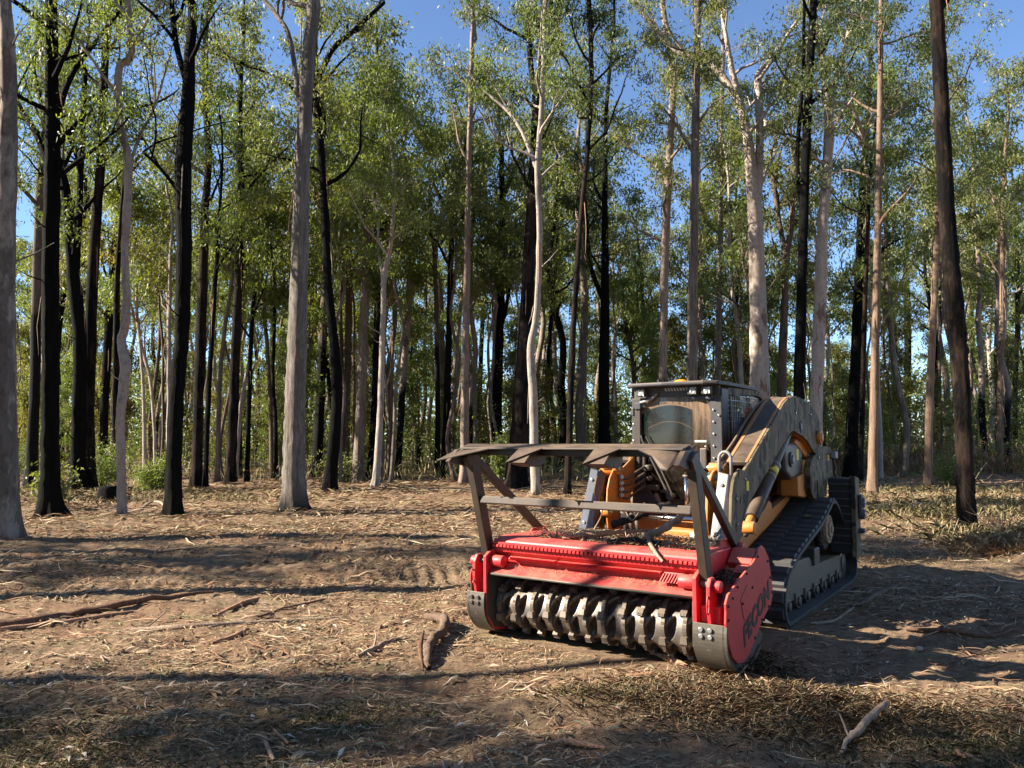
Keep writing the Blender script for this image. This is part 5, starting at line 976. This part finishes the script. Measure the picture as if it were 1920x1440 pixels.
# trees outside the frame whose shadows lie across the clearing
SHB = [(-9, 7.6, 0), (-12.5, 10.8, 5), (-11.5, 2.1, 4), (-15, 2.2, 4), (-15, -0.6, 3), (-25, 0.8, 1), (-20, -2.6, 5), (-17, -3.0, 4), (-22, 9.4, 1), (-30, 8.6, 3), (-36, 1.5, 3), (-28, -2.8, 1), (-11.5, -2.0, 4), (-29, 1.2, 0), (-10.5, 4.9, 6), (-12.5, 9.7, 7)]
SHADE_LAB = 'gum tree beyond the left side of the picture that shades the clearing'
for (x, y, k_) in SHB:
    cands = [o for o in PROTO if o.get('group') == KINDS[k_][9]]; c = copy_tree(random.choice(cands)); c.location = (x, y, gz(x, y)); c.scale = (1, 1, 1); c.rotation_euler = (0, 0, random.uniform(0, 6.28)); c['label'] = SHADE_LAB; c['group'] = 'shade trees left of the clearing'

for i in range(34):
    a = random.uniform(0.75*PI, 1.32*PI) if i % 2 else random.uniform(0.8*PI, 1.2*PI); r = random.uniform(13, 42); x, y = r*math.sin(a), r*math.cos(a)-2
    if x < -6 and y > -7: continue
    c = copy_tree(random.choice(big)); c.location = (x, y, 0); c.scale = (1, 1, 1); c.rotation_euler = (0, 0, random.uniform(0, 6.28)); c['label'] = 'gum tree standing behind the viewer, mirrored dimly in the cab glass'; c['group'] = 'trees behind the viewer'
for i in range(46):
    a = math.radians(random.uniform(205, 268)); r = random.uniform(41, 62); x, y = r*math.sin(a), r*math.cos(a)
    c = copy_tree(random.choice(big+sap)); c.location = (x, y, 0); c.scale = (1, 1, 1); c.rotation_euler = (0, 0, random.uniform(0, 6.28)); c['label'] = 'gum tree standing behind the viewer, mirrored dimly in the cab glass'; c['group'] = 'trees behind the viewer'

for i in range(24):
    a = math.radians(random.uniform(46, 140)); r = random.uniform(15, 40); x, y = r*math.sin(a), r*math.cos(a)
    if x < 0.72*y+3: continue
    c = copy_tree(random.choice(big)); c.location = (x, y, 0); c.scale = (1, 1, 1); c.rotation_euler = (0, 0, random.uniform(0, 6.28)); c['label'] = 'gum tree standing beyond the right edge of the picture'; c['group'] = 'trees beyond the right edge'

# ---- undergrowth
def leafcloud(name, cen, L, W, mat, label, cat, kind=None, droop=0.2):
    V_, F_ = leaves_np(cen, L, W, droop); o = link(name, mesh_np(name, V_, F_, mat)); return tag(o, label, cat, kind=kind)
def clumps(n, fx, hz, rad, per):
    cs = []
    for i in range(n):
        y, x, h = fx(); m_ = int(per*random.uniform(0.5, 1.5)); c = RNG.normal(0, 1, (m_, 3))*rad*random.uniform(0.6, 1.5)*np.array([1, 1, 0.7]); c += np.array([x, y, h]); c[:, 2] = np.abs(c[:, 2]); cs.append(c)
    return np.concatenate(cs)
def fx1():
    y = random.uniform(35, 62); return y, random.uniform(-0.76, 0.76)*y, random.random()**1.6*(3.6)
leafcloud('undergrowth', clumps(520, fx1, 0, 0.5, 85), 0.17, 0.07, UNDER, 'dense leafy undergrowth closing off the far side of the clearing', 'undergrowth', 'stuff')
def fx2():
    y = random.uniform(66, 96); return y, random.uniform(-0.8, 0.8)*y, random.random()**1.2*(9.0)
leafcloud('distant_wood', clumps(900, fx2, 0, 0.85, 75), 0.42, 0.18, UNDER, 'far wood of mixed gums seen between the trunks', 'wood', 'stuff')
def fx3():
    y = random.uniform(92, 110); return y, random.uniform(-0.8, 0.8)*y, random.random()**1.7*(13)
leafcloud('distant_wood', clumps(640, fx3, 0, 1.3, 70), 0.72, 0.32, LEAF[1], 'farthest green mass of trees that fills the gaps near eye level', 'wood', 'stuff')
def fx4():
    y = random.uniform(47, 68); return y, random.uniform(-0.78, 0.78)*y, 0.3+random.random()**1.5*7.0
leafcloud('midwood_foliage', clumps(560, fx4, 0, 0.5, 78), 0.20, 0.085, UNDER, 'sunlit yellow-green foliage filling the middle of the wood between the trunks', 'foliage', 'stuff')
# dead brown fern and straw skirt at the right
n = 9000; y = RNG.uniform(37, 46, n); x = y*RNG.uniform(0.20, 0.70, n); h = np.abs(RNG.normal(0, 0.55, n))+0.05
leafcloud('dead_bracken', np.stack([x, y, h+0.5], -1), 0.75, 0.035, BROWNS, 'brown dead bracken along the foot of the undergrowth on the right', 'bracken', 'stuff', droop=1.4)
n = 5000; y = RNG.uniform(30, 42, n); x = y*RNG.uniform(-0.72, 0.15, n); h = np.abs(RNG.normal(0, 0.3, n))+0.05
leafcloud('dry_undergrowth', np.stack([x, y, h+0.25], -1), 0.45, 0.03, GRASSM, 'dull grass and dry stalks along the wood edge on the left', 'undergrowth', 'stuff', droop=1.0)
def bush(px, py, hgt, wid, n_, label, mat=FERN, L=0.10, W=0.03, depth=None, name='bush', per=1, droop=0.1):
    B = on_ground(px, py); 
    if depth: B = on_plane(px, py, depth); B[2] = gz(B[0], B[1])
    o = empty(name, tuple(B)); VV, FF, k, cs = [], [], 0, []
    for i in range(11):
        a = random.uniform(0, 6.28); rr_ = wid*0.5*random.uniform(0.3, 1); t_ = np.array([math.cos(a)*rr_, math.sin(a)*rr_, hgt*random.uniform(0.5, 1)])
        Q_ = spline([np.array([0.0, 0, -0.05]), t_*np.array([0.35, 0.35, 0.5]), t_], 4); V_, F_ = tube_np(Q_, np.linspace(0.016, 0.005, len(Q_)), 5); VV.append(V_); FF.append(F_+k); k += len(V_)
        for q in Q_[3:]: cs.append(q+RNG.normal(0, 1, (n_//60, 3))*wid*0.14)
    link('stems', mesh_np('stems', np.concatenate(VV), np.concatenate(FF), BARK['brown'], True), o)
    V_, F_ = leaves_np(np.concatenate(cs), L, W, droop); V_[:, 2] = np.maximum(V_[:, 2], 0.01); link('foliage', mesh_np('foliage', V_, F_, mat), o)
    return tag(o, label, 'bush')
bush(290, 922, 1.0, 1.1, 4200, 'bright yellow-green feathery bush lit by the sun, left of the rugged black trunk')
bush(190, 918, 1.5, 1.6, 3000, 'loose bush of green sprays in front of the charred pair of trunks')
bush(100, 955, 0.9, 1.0, 1100, 'grey-green leafy sprouts round the foot of the thick jet-black trunk', LEAF[0], 0.13, 0.05)
bush(1795, 912, 0.9, 1.6, 4200, 'low feathery green bush left of the big black trunk near the right edge')
bush(1770, 858, 1.7, 6.5, 4500, 'wide dark green wattle thicket behind the tan trunk on the right', FERN, 0.2, 0.05)
bush(1640, 862, 1.6, 5.5, 4200, 'dark green wattle thicket right of the loader, against the brown bracken', FERN, 0.2, 0.05)
bush(1900, 868, 1.9, 5.5, 4200, 'wattle thicket reaching the right edge of the picture', FERN, 0.2, 0.05)
bush(860, 888, 1.2, 1.6, 2200, 'small green bush behind the left end of the push frame')
bush(1015, 888, 1.3, 2.4, 2600, 'green bush behind the pale crooked trunk')
bush(935, 905, 1.9, 0.8, 900, 'small sprig of bright leaves beside the black dividing trunk', LEAF[1], 0.16, 0.06)
bush(640, 905, 1.0, 1.8, 2000, 'low green bush at the foot of the brown trunk, centre left', UNDER, 0.13, 0.05)
bush(20, 900, 1.4, 2.6, 2600, 'yellow-green bush near the left edge behind the mottled trunk')
bush(700, 885, 1.3, 3.0, 2400, 'green thicket behind the flared grey trunk', UNDER, 0.16, 0.06)
# burnt stumps
def stump(px, py, w_, h, label):
    B = on_ground(px, py); r = 0.5*w_*B[1]/FPX; hh_ = h*B[1]/FPX; o = empty('stump', tuple(B)); n_ = 20
    V_, F_ = tube_np(np.array([[0, 0, -0.1], [0, 0, 0.02], [0, 0, hh_*0.4], [0, 0, hh_*0.8], [0, 0, hh_]]), [r*1.25, r*1.2, r*1.02, r*0.97, r*0.93], n_, 0.07)
    F2 = np.array([tuple(range(4*n_, 5*n_))]); link('stump_wood', mesh_np('stump_wood', V_, [F_, F2], BARK['black'], False), o); return tag(o, label, 'stump')
stump(156, 920, 42, 22, 'low black burnt stump at the foot of the charred pair of trunks')
stump(205, 938, 38, 26, 'black burnt stump left of the pale wavy trunk')

# ------------------------------------------------------------------ litter: chips, straw, leaves (uncountable)
def strips(x, y, z, L, W, az, tilt, curl=0.0):
    n = len(x); c, s = np.cos(az), np.sin(az); d = np.stack([c*np.cos(tilt), s*np.cos(tilt), np.sin(tilt)], -1); p = np.stack([-s, c, RNG.normal(0, 0.25, n)], -1)
    p /= np.linalg.norm(p, axis=1)[:, None]; o_ = np.stack([x, y, z], -1); L = L[:, None]; W = W[:, None]
    return np.stack([o_-d*L*0.5-p*W*0.22, o_-p*W*0.5+np.array([0, 0, 1])*L*curl, o_+d*L*0.5+p*W*0.2, o_+p*W*0.5+np.array([0, 0, 1])*L*curl], 1).reshape(-1, 3), np.arange(4*n).reshape(n, 4)
def fan(n, r0, r1, p=1.0, half=0.70):
    r = r0*(r1/r0)**(RNG.random(n)**p); a = RNG.uniform(-half, half, n); return r*np.sin(a), r*np.cos(a), r
def keep(x, y, extra=0.0):
    """patchiness: more litter in some places; none under the machine"""
    q = vnoise(x*0.5+13, y*0.9+5)+0.6*vnoise(x*1.7, y*2.9+60)+extra; lx = (x-MO[0])*math.cos(MA)-(y-MO[1])*math.sin(MA); ly = (x-MO[0])*math.sin(MA)+(y-MO[1])*math.cos(MA)
    out = (np.abs(lx) > 1.1) | (ly < 0.0) | (ly > 4.8)
    return (RNG.random(len(x)) < np.clip(0.55+1.1*q, 0.08, 1)) & out
def litter(name, n, r0, r1, Ls, Ws, mat, label, tilt=0.12, lift=0.010, p=1.0, pref=None):
    x, y, r = fan(n, r0, r1, p); k_ = keep(x, y); x, y, r = x[k_], y[k_], r[k_]; m_ = len(x); gr_ = np.clip(r/6, 0.8, 4)**0.75
    L_ = RNG.uniform(Ls[0], Ls[1], m_)**1.0*gr_; L_ *= np.where(RNG.random(m_) < 0.06, 2.4, 1.0); W_ = RNG.uniform(Ws[0], Ws[1], m_)*gr_
    az = RNG.normal(0.25, 0.75, m_) if pref else RNG.uniform(0, PI, m_)
    z = ground_z(x, y)+lift*RNG.random(m_)*gr_+0.003
    V_, F_ = strips(x, y, z, L_, W_, az, RNG.normal(0, tilt, m_), 0.05); o = link(name, mesh_np(name, V_, F_, mat)); return tag(o, label, 'litter', kind='stuff')
litter('mulch_litter', 180000, 2.4, 16, (0.02, 0.09), (0.004, 0.011), LITTER, 'shredded bark, twigs and leaf litter covering the clearing', pref=1)
litter('straw_litter', 40000, 2.4, 14, (0.04, 0.14), (0.002, 0.005), STRAW, 'pale straw and wood splinters scattered over the clearing', tilt=0.2, lift=0.02)
litter('far_litter', 70000, 14, 44, (0.05, 0.16), (0.006, 0.016), LITTER, 'sunlit leaf and bark litter on the far part of the clearing', tilt=0.2, lift=0.03, pref=1)
# fallen gum leaves
x, y, r = fan(5200, 2.4, 14); k_ = keep(x, y); x, y, r = x[k_], y[k_], r[k_]; m_ = len(x)
V_, F_ = strips(x, y, ground_z(x, y)+0.012, RNG.uniform(0.05, 0.11, m_), RNG.uniform(0.014, 0.028, m_), RNG.uniform(0, PI, m_), RNG.normal(0, 0.25, m_), 0.12)
FALL = strawmat('fallen_gum_leaf', [(0.0, (0.13, 0.14, 0.085)), (0.4, (0.24, 0.23, 0.15)), (0.7, (0.42, 0.26, 0.16)), (1.0, (0.55, 0.48, 0.40))])
tag(link('fallen_leaves', mesh_np('fallen_leaves', V_, F_, FALL)), 'fallen grey-green and tan gum leaves over the clearing', 'leaves', kind='stuff')
x, y, r = fan(3600, 2.4, 22); k_ = keep(x, y); x, y, r = x[k_], y[k_], r[k_]; m_ = len(x); VV = []; FF = []
L_ = RNG.uniform(0.10, 0.42, m_)*np.clip(r/7, 0.6, 1.8); W_ = RNG.uniform(0.006, 0.022, m_)*np.clip(r/7, 0.6, 1.8); az = RNG.normal(0.2, 0.8, m_); q = np.linspace(-0.5, 0.5, 5); bnd = RNG.normal(0, 0.25, m_)
for i_, a_ in enumerate(q):
    px_ = x+np.cos(az+bnd*a_)*L_*a_; py_ = y+np.sin(az+bnd*a_)*L_*a_; pz_ = ground_z(px_, py_)+0.012+0.02*RNG.random(m_); ww = W_*(1-1.5*abs(a_))*0.5
    VV.append(np.stack([np.stack([px_-np.sin(az)*ww, py_+np.cos(az)*ww, pz_], -1), np.stack([px_, py_, pz_+ww*0.8], -1), np.stack([px_+np.sin(az)*ww, py_-np.cos(az)*ww, pz_], -1)], 1))
V_ = np.stack(VV, 1).reshape(-1, 3); I_ = np.arange(len(V_)).reshape(m_, 5, 3)
F_ = np.concatenate([np.stack([I_[:, :-1, j], I_[:, 1:, j], I_[:, 1:, j+1], I_[:, :-1, j+1]], -1).reshape(-1, 4) for j in (0, 1)])
SHRED = strawmat('bark_shreds', [(0.0, (0.10, 0.05, 0.03)), (0.5, (0.30, 0.16, 0.09)), (0.8, (0.46, 0.31, 0.19)), (1.0, (0.62, 0.48, 0.34))])
tag(link('bark_shreds', mesh_np('bark_shreds', V_, F_, SHRED)), 'torn strips of bark and split wood strewn over the clearing', 'bark', kind='stuff')
# clods of turned soil
n = 7000; x, y, r = fan(n, 2.8, 20); k_ = keep(x, y, -0.1); x, y, r = x[k_], y[k_], r[k_]; m_ = len(x)
ico = np.array([(1, 0, 0), (-1, 0, 0), (0, 1, 0), (0, -1, 0), (0, 0, 1), (0, 0, -1)], float); fc_ = np.array([(0, 2, 4), (2, 1, 4), (1, 3, 4), (3, 0, 4), (2, 0, 5), (1, 2, 5), (3, 1, 5), (0, 3, 5)])
s_ = (RNG.uniform(0.008, 0.035, m_)*np.clip(r/7, 0.7, 2))[:, None, None]; Vc = ico[None]*s_*RNG.uniform(0.6, 1.3, (m_, 6, 3)); Vc += np.stack([x, y, ground_z(x, y)], -1)[:, None]
tag(link('soil_clods', mesh_np('soil_clods', Vc.reshape(-1, 3), (fc_[None]+6*np.arange(m_)[:, None, None]).reshape(-1, 3), SOIL, True)), 'clods of turned reddish soil', 'soil', kind='stuff')
def tufts(name, spots, n_, L, W, mat, label, cat, spread_, lean=0.5):
    xs, ys = [], []
    for (a, b_, sx, sy, wgt) in spots: m_ = int(n_*wgt); xs.append(RNG.normal(a, sx, m_)); ys.append(RNG.normal(b_, sy, m_))
    x, y = np.concatenate(xs), np.concatenate(ys); m_ = len(x); z = ground_z(x, y); az = RNG.uniform(0, 2*PI, m_); L_ = RNG.uniform(L*0.4, L*1.3, m_); h = np.abs(RNG.normal(0, 1, m_))*spread_
    d = np.stack([np.cos(az)*lean, np.sin(az)*lean, np.ones(m_)], -1)+RNG.normal(0, 0.35, (m_, 3)); d /= np.linalg.norm(d, axis=1)[:, None]; o_ = np.stack([x, y, z+h], -1); p = np.stack([-np.sin(az), np.cos(az), 0*az], -1)*W
    mid = o_+d*L_[:, None]*0.55; e = mid+(d*np.array([1.3, 1.3, 0.25]))*L_[:, None]*0.5
    V_ = np.stack([o_-p/2, o_+p/2, mid+p/2.4, e, mid-p/2.4], 1).reshape(-1, 3); F_ = np.arange(5*m_).reshape(m_, 5)
    return tag(link(name, mesh_np(name, V_, F_, mat)), label, cat, kind='stuff')
tufts('dull_grass', [(-2.3, 4.0, 0.7, 0.35, 1.2), (0.75, 5.0, 0.22, 0.12, 0.6), (2.7, 4.1, 0.6, 0.3, 1.6), (-1.0, 4.6, 0.3, 0.15, 0.3), (-7, 14.5, 1.8, 0.6, 0.8), (-9, 16.5, 1.5, 0.7, 0.8), (4.6, 10.6, 1.2, 0.5, 0.8), (-3.2, 4.4, 0.5, 0.3, 0.6), (-4.2, 15, 1.2, 0.5, 0.5)], 6000, 0.055, 0.0022, GRASSM, 'dull green and brown grass tufts in the shaded foreground and by the trunks', 'grass', 0.006, 1.0)
tufts('edge_grass', [(9.5, 17, 1.5, 0.8, 1.0), (12, 20, 2.0, 1.0, 1.0), (8.4, 13.0, 0.8, 0.6, 0.6), (14, 25, 3, 1.5, 1.2), (-11, 22, 2.5, 1.2, 1.0), (-16, 25, 3, 1.5, 1.0)], 2600, 0.26, 0.010, GRASSM, 'clumps of dry and green grass between the trunks at both sides of the clearing', 'grass', 0.02, 0.8)
tufts('mulch_heap', [(1.35, 4.85, 0.42, 0.24, 1.0), (1.0, 5.0, 0.3, 0.2, 0.5), (2.0, 4.55, 0.5, 0.2, 0.5), (1.65, 5.6, 0.2, 0.25, 0.35)], 9000, 0.07, 0.0035, LITTER, 'ragged heap of shredded green and brown wood in front of the mulching head', 'mulch', 0.018, 2.2)
HY_ = on_ground(1880, 1040)
tufts('dry_straw_heap', [(HY_[0]+0.55, HY_[1]-0.1, 0.40, 0.25, 1.2), (HY_[0]-0.05, HY_[1]+0.1, 0.30, 0.25, 0.35), (HY_[0]+0.9, HY_[1]+0.4, 0.4, 0.3, 0.8)], 5200, 0.26, 0.004, STRAW, 'heap of dry golden straw and stalks at the right edge below the big black trunk', 'straw', 0.05, 1.3)
# debris lying on the mulching head
def deb(name, n_, xr, yr, zf, L, W, label, mat=LITTER):
    lx, ly = RNG.uniform(*xr, n_), RNG.uniform(*yr, n_); zz = zf(lx, ly)+np.abs(RNG.normal(0, 0.012, n_)); X_ = MO[0]+lx*math.cos(MA)+ly*math.sin(MA); Y_ = MO[1]-lx*math.sin(MA)+ly*math.cos(MA)
    V_, F_ = strips(X_, Y_, zz, RNG.uniform(*L, n_), RNG.uniform(*W, n_), RNG.uniform(0, PI, n_), RNG.normal(0, 0.30, n_), 0.06); return tag(link(name, mesh_np(name, V_, F_, mat)), label, 'debris', kind='stuff')
deb('hood_debris', 3400, (-0.62, 0.84), (0.12, 0.78), lambda a, b_: 0.822+0.06*np.exp(-((b_-0.42)/0.2)**2)*(0.6+0.4*np.sin(a*7))*RNG.random(len(a)), (0.03, 0.14), (0.003, 0.011), 'pile of shredded bark, twigs and leaves lying on top of the red hood')
deb('ledge_debris', 900, (-0.86, 0.86), (-0.02, 0.05), lambda a, b_: 0.552+0.5*(b_+0.02), (0.015, 0.08), (0.002, 0.006), 'bark chips caught on the ledge above the rotor')
deb('side_debris', 500, (0.90, 1.10), (0.05, 0.42), lambda a, b_: 0.61+0.10*(b_), (0.02, 0.07), (0.004, 0.012), 'dark debris packed in the pocket beside the belt cover', strawmat('dark_debris', [(0, (0.02, 0.018, 0.015)), (0.8, (0.07, 0.055, 0.04)), (1, (0.2, 0.16, 0.1))]))

# bark and leaves banked against the trunks
xs, ys, zs, ls = [], [], [], []
for (bx0, by0, br) in BASES:
    m_ = 170; a = RNG.uniform(0, 2*PI, m_); q = br*1.1+np.abs(RNG.normal(0, 0.22+br*0.5, m_)); xx = bx0+q*np.cos(a); yy = by0+q*np.sin(a); xs.append(xx); ys.append(yy); zs.append(ground_z(xx, yy)+0.10*np.exp(-(q-br)/0.16)*RNG.random(m_)); ls.append(RNG.uniform(0.05, 0.28, m_))
x, y, z, l_ = map(np.concatenate, (xs, ys, zs, ls)); m_ = len(x); V_, F_ = strips(x, y, z, l_, RNG.uniform(0.006, 0.022, m_), RNG.uniform(0, PI, m_), RNG.normal(0, 0.35, m_), 0.06)
tag(link('trunk_litter', mesh_np('trunk_litter', V_, F_, SHRED)), 'shed bark and leaves banked round the feet of the trunks', 'litter', kind='stuff')
# ------------------------------------------------------------------ single logs, branches and sticks on the ground
def gpt(px, py, lift=0.0): P = on_ground(px, py); return np.array([P[0], P[1], gz(P[0], P[1])+lift])
def gs(name, px, radii, mat, label, cat, lift=0.015, **kw): return stick(name, [gpt(a, b_, lift+(c_[0] if c_ else 0)) for a, b_, *c_ in px], radii, mat, label, cat, **kw)
gs('fallen_log', [(-60, 1182), (40, 1176), (130, 1158), (260, 1136), (400, 1118)], [0.046, 0.050, 0.044, 0.030, 0.014], LOGM, 'long reddish-brown fallen pole reaching in from the left edge', 'log', 0.03, n=12)
gs('bark_strip', [(0, 1190), (120, 1168), (250, 1150)], [0.020, 0.028, 0.010], BARKP, 'strip of shed bark lying just below the long fallen pole', 'bark', 0.01)
gs('branch', [(248, 1182), (330, 1180), (420, 1174), (560, 1166), (640, 1160)], [0.014, 0.024, 0.022, 0.014, 0.006], STICK, 'straight pale branch lying level, right of the long fallen pole', 'branch', side=[([gpt(275, 1181, 0.02), gpt(300, 1170, 0.05), gpt(318, 1160, 0.1)], (0.008, 0.004))])
gs('bark_strip', [(400, 1158), (470, 1130), (560, 1112)], [0.012, 0.028, 0.012], BARKP, 'flat red-brown bark strip above the straight pale branch', 'bark')
gs('bark_strip', [(400, 1210), (440, 1196), (466, 1184)], [0.012, 0.026, 0.012], BARKP, 'short bark strip below the straight pale branch', 'bark')
gs('bark_strip', [(485, 1160), (540, 1140), (610, 1124)], [0.010, 0.022, 0.010], LOGM, 'curved brown bark strip ending nearest the middle of the clearing', 'bark')
gs('gnarled_branch', [(800, 1168, 0.03), (822, 1170, 0.05), (834, 1182, 0.05), (826, 1200, 0.045), (808, 1216, 0.04), (800, 1240, 0.03), (804, 1256, 0.0)], [0.028, 0.040, 0.044, 0.041, 0.038, 0.032, 0.018], STICKD, 'thick crooked piece of branch in front of the far end of the mulching head', 'branch', n=12)
gs('bark_strip', [(794, 1196, 0.04), (788, 1225, 0.03), (794, 1262)], [0.010, 0.02, 0.008], LOGM, 'dark bark peeling beside the thick crooked branch', 'bark')
gs('branch', [(672, 1235), (700, 1222), (735, 1205), (768, 1200)], [0.012, 0.022, 0.016, 0.008], STICK, 'short forked branch left of the thick crooked one', 'branch', side=[([gpt(700, 1222, 0.02), gpt(705, 1206, 0.05), gpt(702, 1196, 0.07)], (0.010, 0.004))])
gs('stick', [(486, 1381), (498, 1405), (514, 1432)], [0.010, 0.013, 0.010], STICK, 'split pale stick in the shaded foreground, left of centre', 'stick')
gs('stick', [(513, 1374), (528, 1388), (541, 1400)], [0.008, 0.012, 0.006], BARKP, 'short reddish bark sliver beside the split pale stick', 'stick')
gs('branch', [(1578, 1424, 0.01), (1588, 1410, 0.03), (1610, 1392, 0.05), (1636, 1370, 0.07), (1664, 1352, 0.09)], [0.009, 0.015, 0.020, 0.019, 0.015], STICK, 'grey dead branch with split end at lower right', 'branch', side=[([gpt(1592, 1396, 0.04), gpt(1575, 1378, 0.08), gpt(1560, 1362, 0.11)], (0.007, 0.003)), ([gpt(1590, 1408, 0.03), gpt(1576, 1416, 0.02), gpt(1570, 1424, 0.0)], (0.012, 0.003))])
gs('bark_strip', [(1790, 1412), (1815, 1426), (1845, 1438)], [0.008, 0.020, 0.012], BARKP, 'orange-brown bark sliver in the bottom right corner', 'bark')
gs('branch', [(1598, 1140), (1625, 1130), (1655, 1112), (1690, 1096)], [0.012, 0.030, 0.028, 0.012], STICKD, 'pale peeled branch on the ground just right of the track', 'branch')
gs('branch', [(1520, 1172), (1560, 1168), (1590, 1150), (1600, 1142)], [0.010, 0.014, 0.012, 0.008], STICK, 'dark-shaded branch beside the front of the track', 'branch')
gs('branch', [(1700, 1185), (1780, 1186), (1850, 1196), (1900, 1190)], [0.012, 0.018, 0.014, 0.008], LOGM, 'low branch across the shadowed ground near the right edge', 'branch')
gs('twig', [(1400, 1272, 0.02), (1425, 1282, 0.03), (1450, 1296, 0.02)], [0.005, 0.010, 0.006], STICK, 'bright pale stick in the sun under the near skid shoe', 'stick')
gs('twig', [(1375, 1288, 0.02), (1388, 1278, 0.04), (1402, 1270, 0.07)], [0.005, 0.006, 0.004], STICK, 'small pale twig crossing another, left of the bright stick by the skid', 'twig')
gs('twig', [(1388, 1270, 0.07), (1400, 1284, 0.04), (1412, 1298, 0.02)], [0.004, 0.005, 0.004], STICK, 'small pale twig leaning the other way, crossed near the skid', 'twig')
gs('bark_strip', [(1220, 1230, 0.01), (1255, 1240, 0.01), (1290, 1256, 0.01)], [0.010, 0.026, 0.012], BARKP, 'pale bark slab lying in front of the rotor near the skid shoe', 'bark')
gs('stick', [(975, 1280), (990, 1292), (1003, 1307)], [0.006, 0.011, 0.007], STICK, 'pale stick alone in front of the middle of the rotor', 'stick')
gs('bark_strip', [(1015, 1399), (1070, 1404), (1135, 1408)], [0.006, 0.018, 0.008], BARKP, 'reddish bark strip at the bottom edge, centre right', 'bark')
gs('stalk', [(1776, 1040, 0.0), (1805, 985, 0.3), (1838, 925, 0.62), (1862, 885, 0.85)], [0.006, 0.006, 0.005, 0.004], STRAW, 'long pale dead stalk leaning right in front of the big black trunk', 'stalk')
for (b0, tipx, lab) in (((1900, 985), (-0.5, 0.9), 'dry bare twig bush at the right edge above the straw heap'),):
    B = on_ground(1880, 1010); o = empty('dead_shrub', tuple(B)); VV, FF, k = [], [], 0
    for i in range(34):
        a = random.uniform(0, 6.28); l_ = random.uniform(0.5, 1.3); el = random.uniform(0.2, 1.2); e = np.array([math.cos(a)*math.cos(el), math.sin(a)*math.cos(el), math.sin(el)])*l_
        Q_ = spline([np.zeros(3), e*0.5+RNG.normal(0, 0.1, 3), e], 4); V_, F_ = tube_np(Q_, np.linspace(0.007, 0.002, len(Q_)), 4); VV.append(V_); FF.append(F_+k); k += len(V_)
    link('stems', mesh_np('stems', np.concatenate(VV), np.concatenate(FF), BARK['tan'], True), o); tag(o, lab, 'shrub')
gs('fallen_branch', [(1560+0, 905), (1600, 912), (1680, 915)], [0.02, 0.03, 0.02], LOGM, 'fallen branch on the far litter between the tan trunks', 'branch')
gs('root', [(262, 958), (282, 949, 0.05), (300, 948, 0.08), (318, 962)], [0.015, 0.03, 0.03, 0.02], STICK, 'arched pale root at the foot of the rugged black trunk', 'root')
gs('branch', [(540, 905), (580, 908), (640, 900), (690, 908)], [0.02, 0.035, 0.03, 0.012], LOGM, 'brown fallen branch behind the curved black trunk', 'branch')
gs('leaning_pole', [(97, 968, 0.0), (101, 945, 0.35), (95, 925, 0.6)], [0.012, 0.012, 0.010], STICK, 'short pale stick leaning on the thick jet-black trunk', 'stick')
# big fallen leaves on the track and the plate
def leaf_thing(name, p, L_, W_, az, tilt, label, mat=STICK):
    pr = [(0, 0), (0.15, 0.3), (0.4, 0.5), (0.7, 0.36), (1, 0), (0.7, -0.36), (0.4, -0.5), (0.15, -0.3)]; g = G(); n_ = len(pr)
    g.add([(a*L_-L_/2, b_*W_, 0.012*math.sin(a*3)) for a, b_ in pr]+[(a*L_-L_/2, b_*W_, 0.012*math.sin(a*3)+0.002) for a, b_ in pr], [tuple(range(n_-1, -1, -1)), tuple(range(n_, 2*n_))]+[(i, (i+1) % n_, (i+1) % n_+n_, i+n_) for i in range(n_)])
    o = link(name, g.mesh(name, mat)); o.location = p; o.rotation_euler = (tilt, 0.0, az); return tag(o, label, 'leaf')
leaf_thing('leaf', MW(0.88, 3.05, 0.845), 0.15, 0.06, 0.6, 0.3, 'green fallen leaf on the upper run of the track', LEAF[1])
for (px, py, lab, m_) in ((1725, 1222, 'pale green leaf cluster in the sun right of the shaded track', FALL), (1810, 1220, 'pale green leaf near the right edge in the sun', FALL), (560, 1425, 'large grey-green leaf at the bottom edge left of centre', FALL), (270, 1228, 'white curled leaf in the sunlit litter on the left', FALL), (405, 1296, 'pale leaf at the edge of the shade, left', FALL), (546, 1243, 'pale curled leaf in sun, left of centre', FALL)):
    P = gpt(px, py, 0.02); leaf_thing('leaf', tuple(P), 0.13, 0.05, random.uniform(0, 3), 0.3, lab, m_)
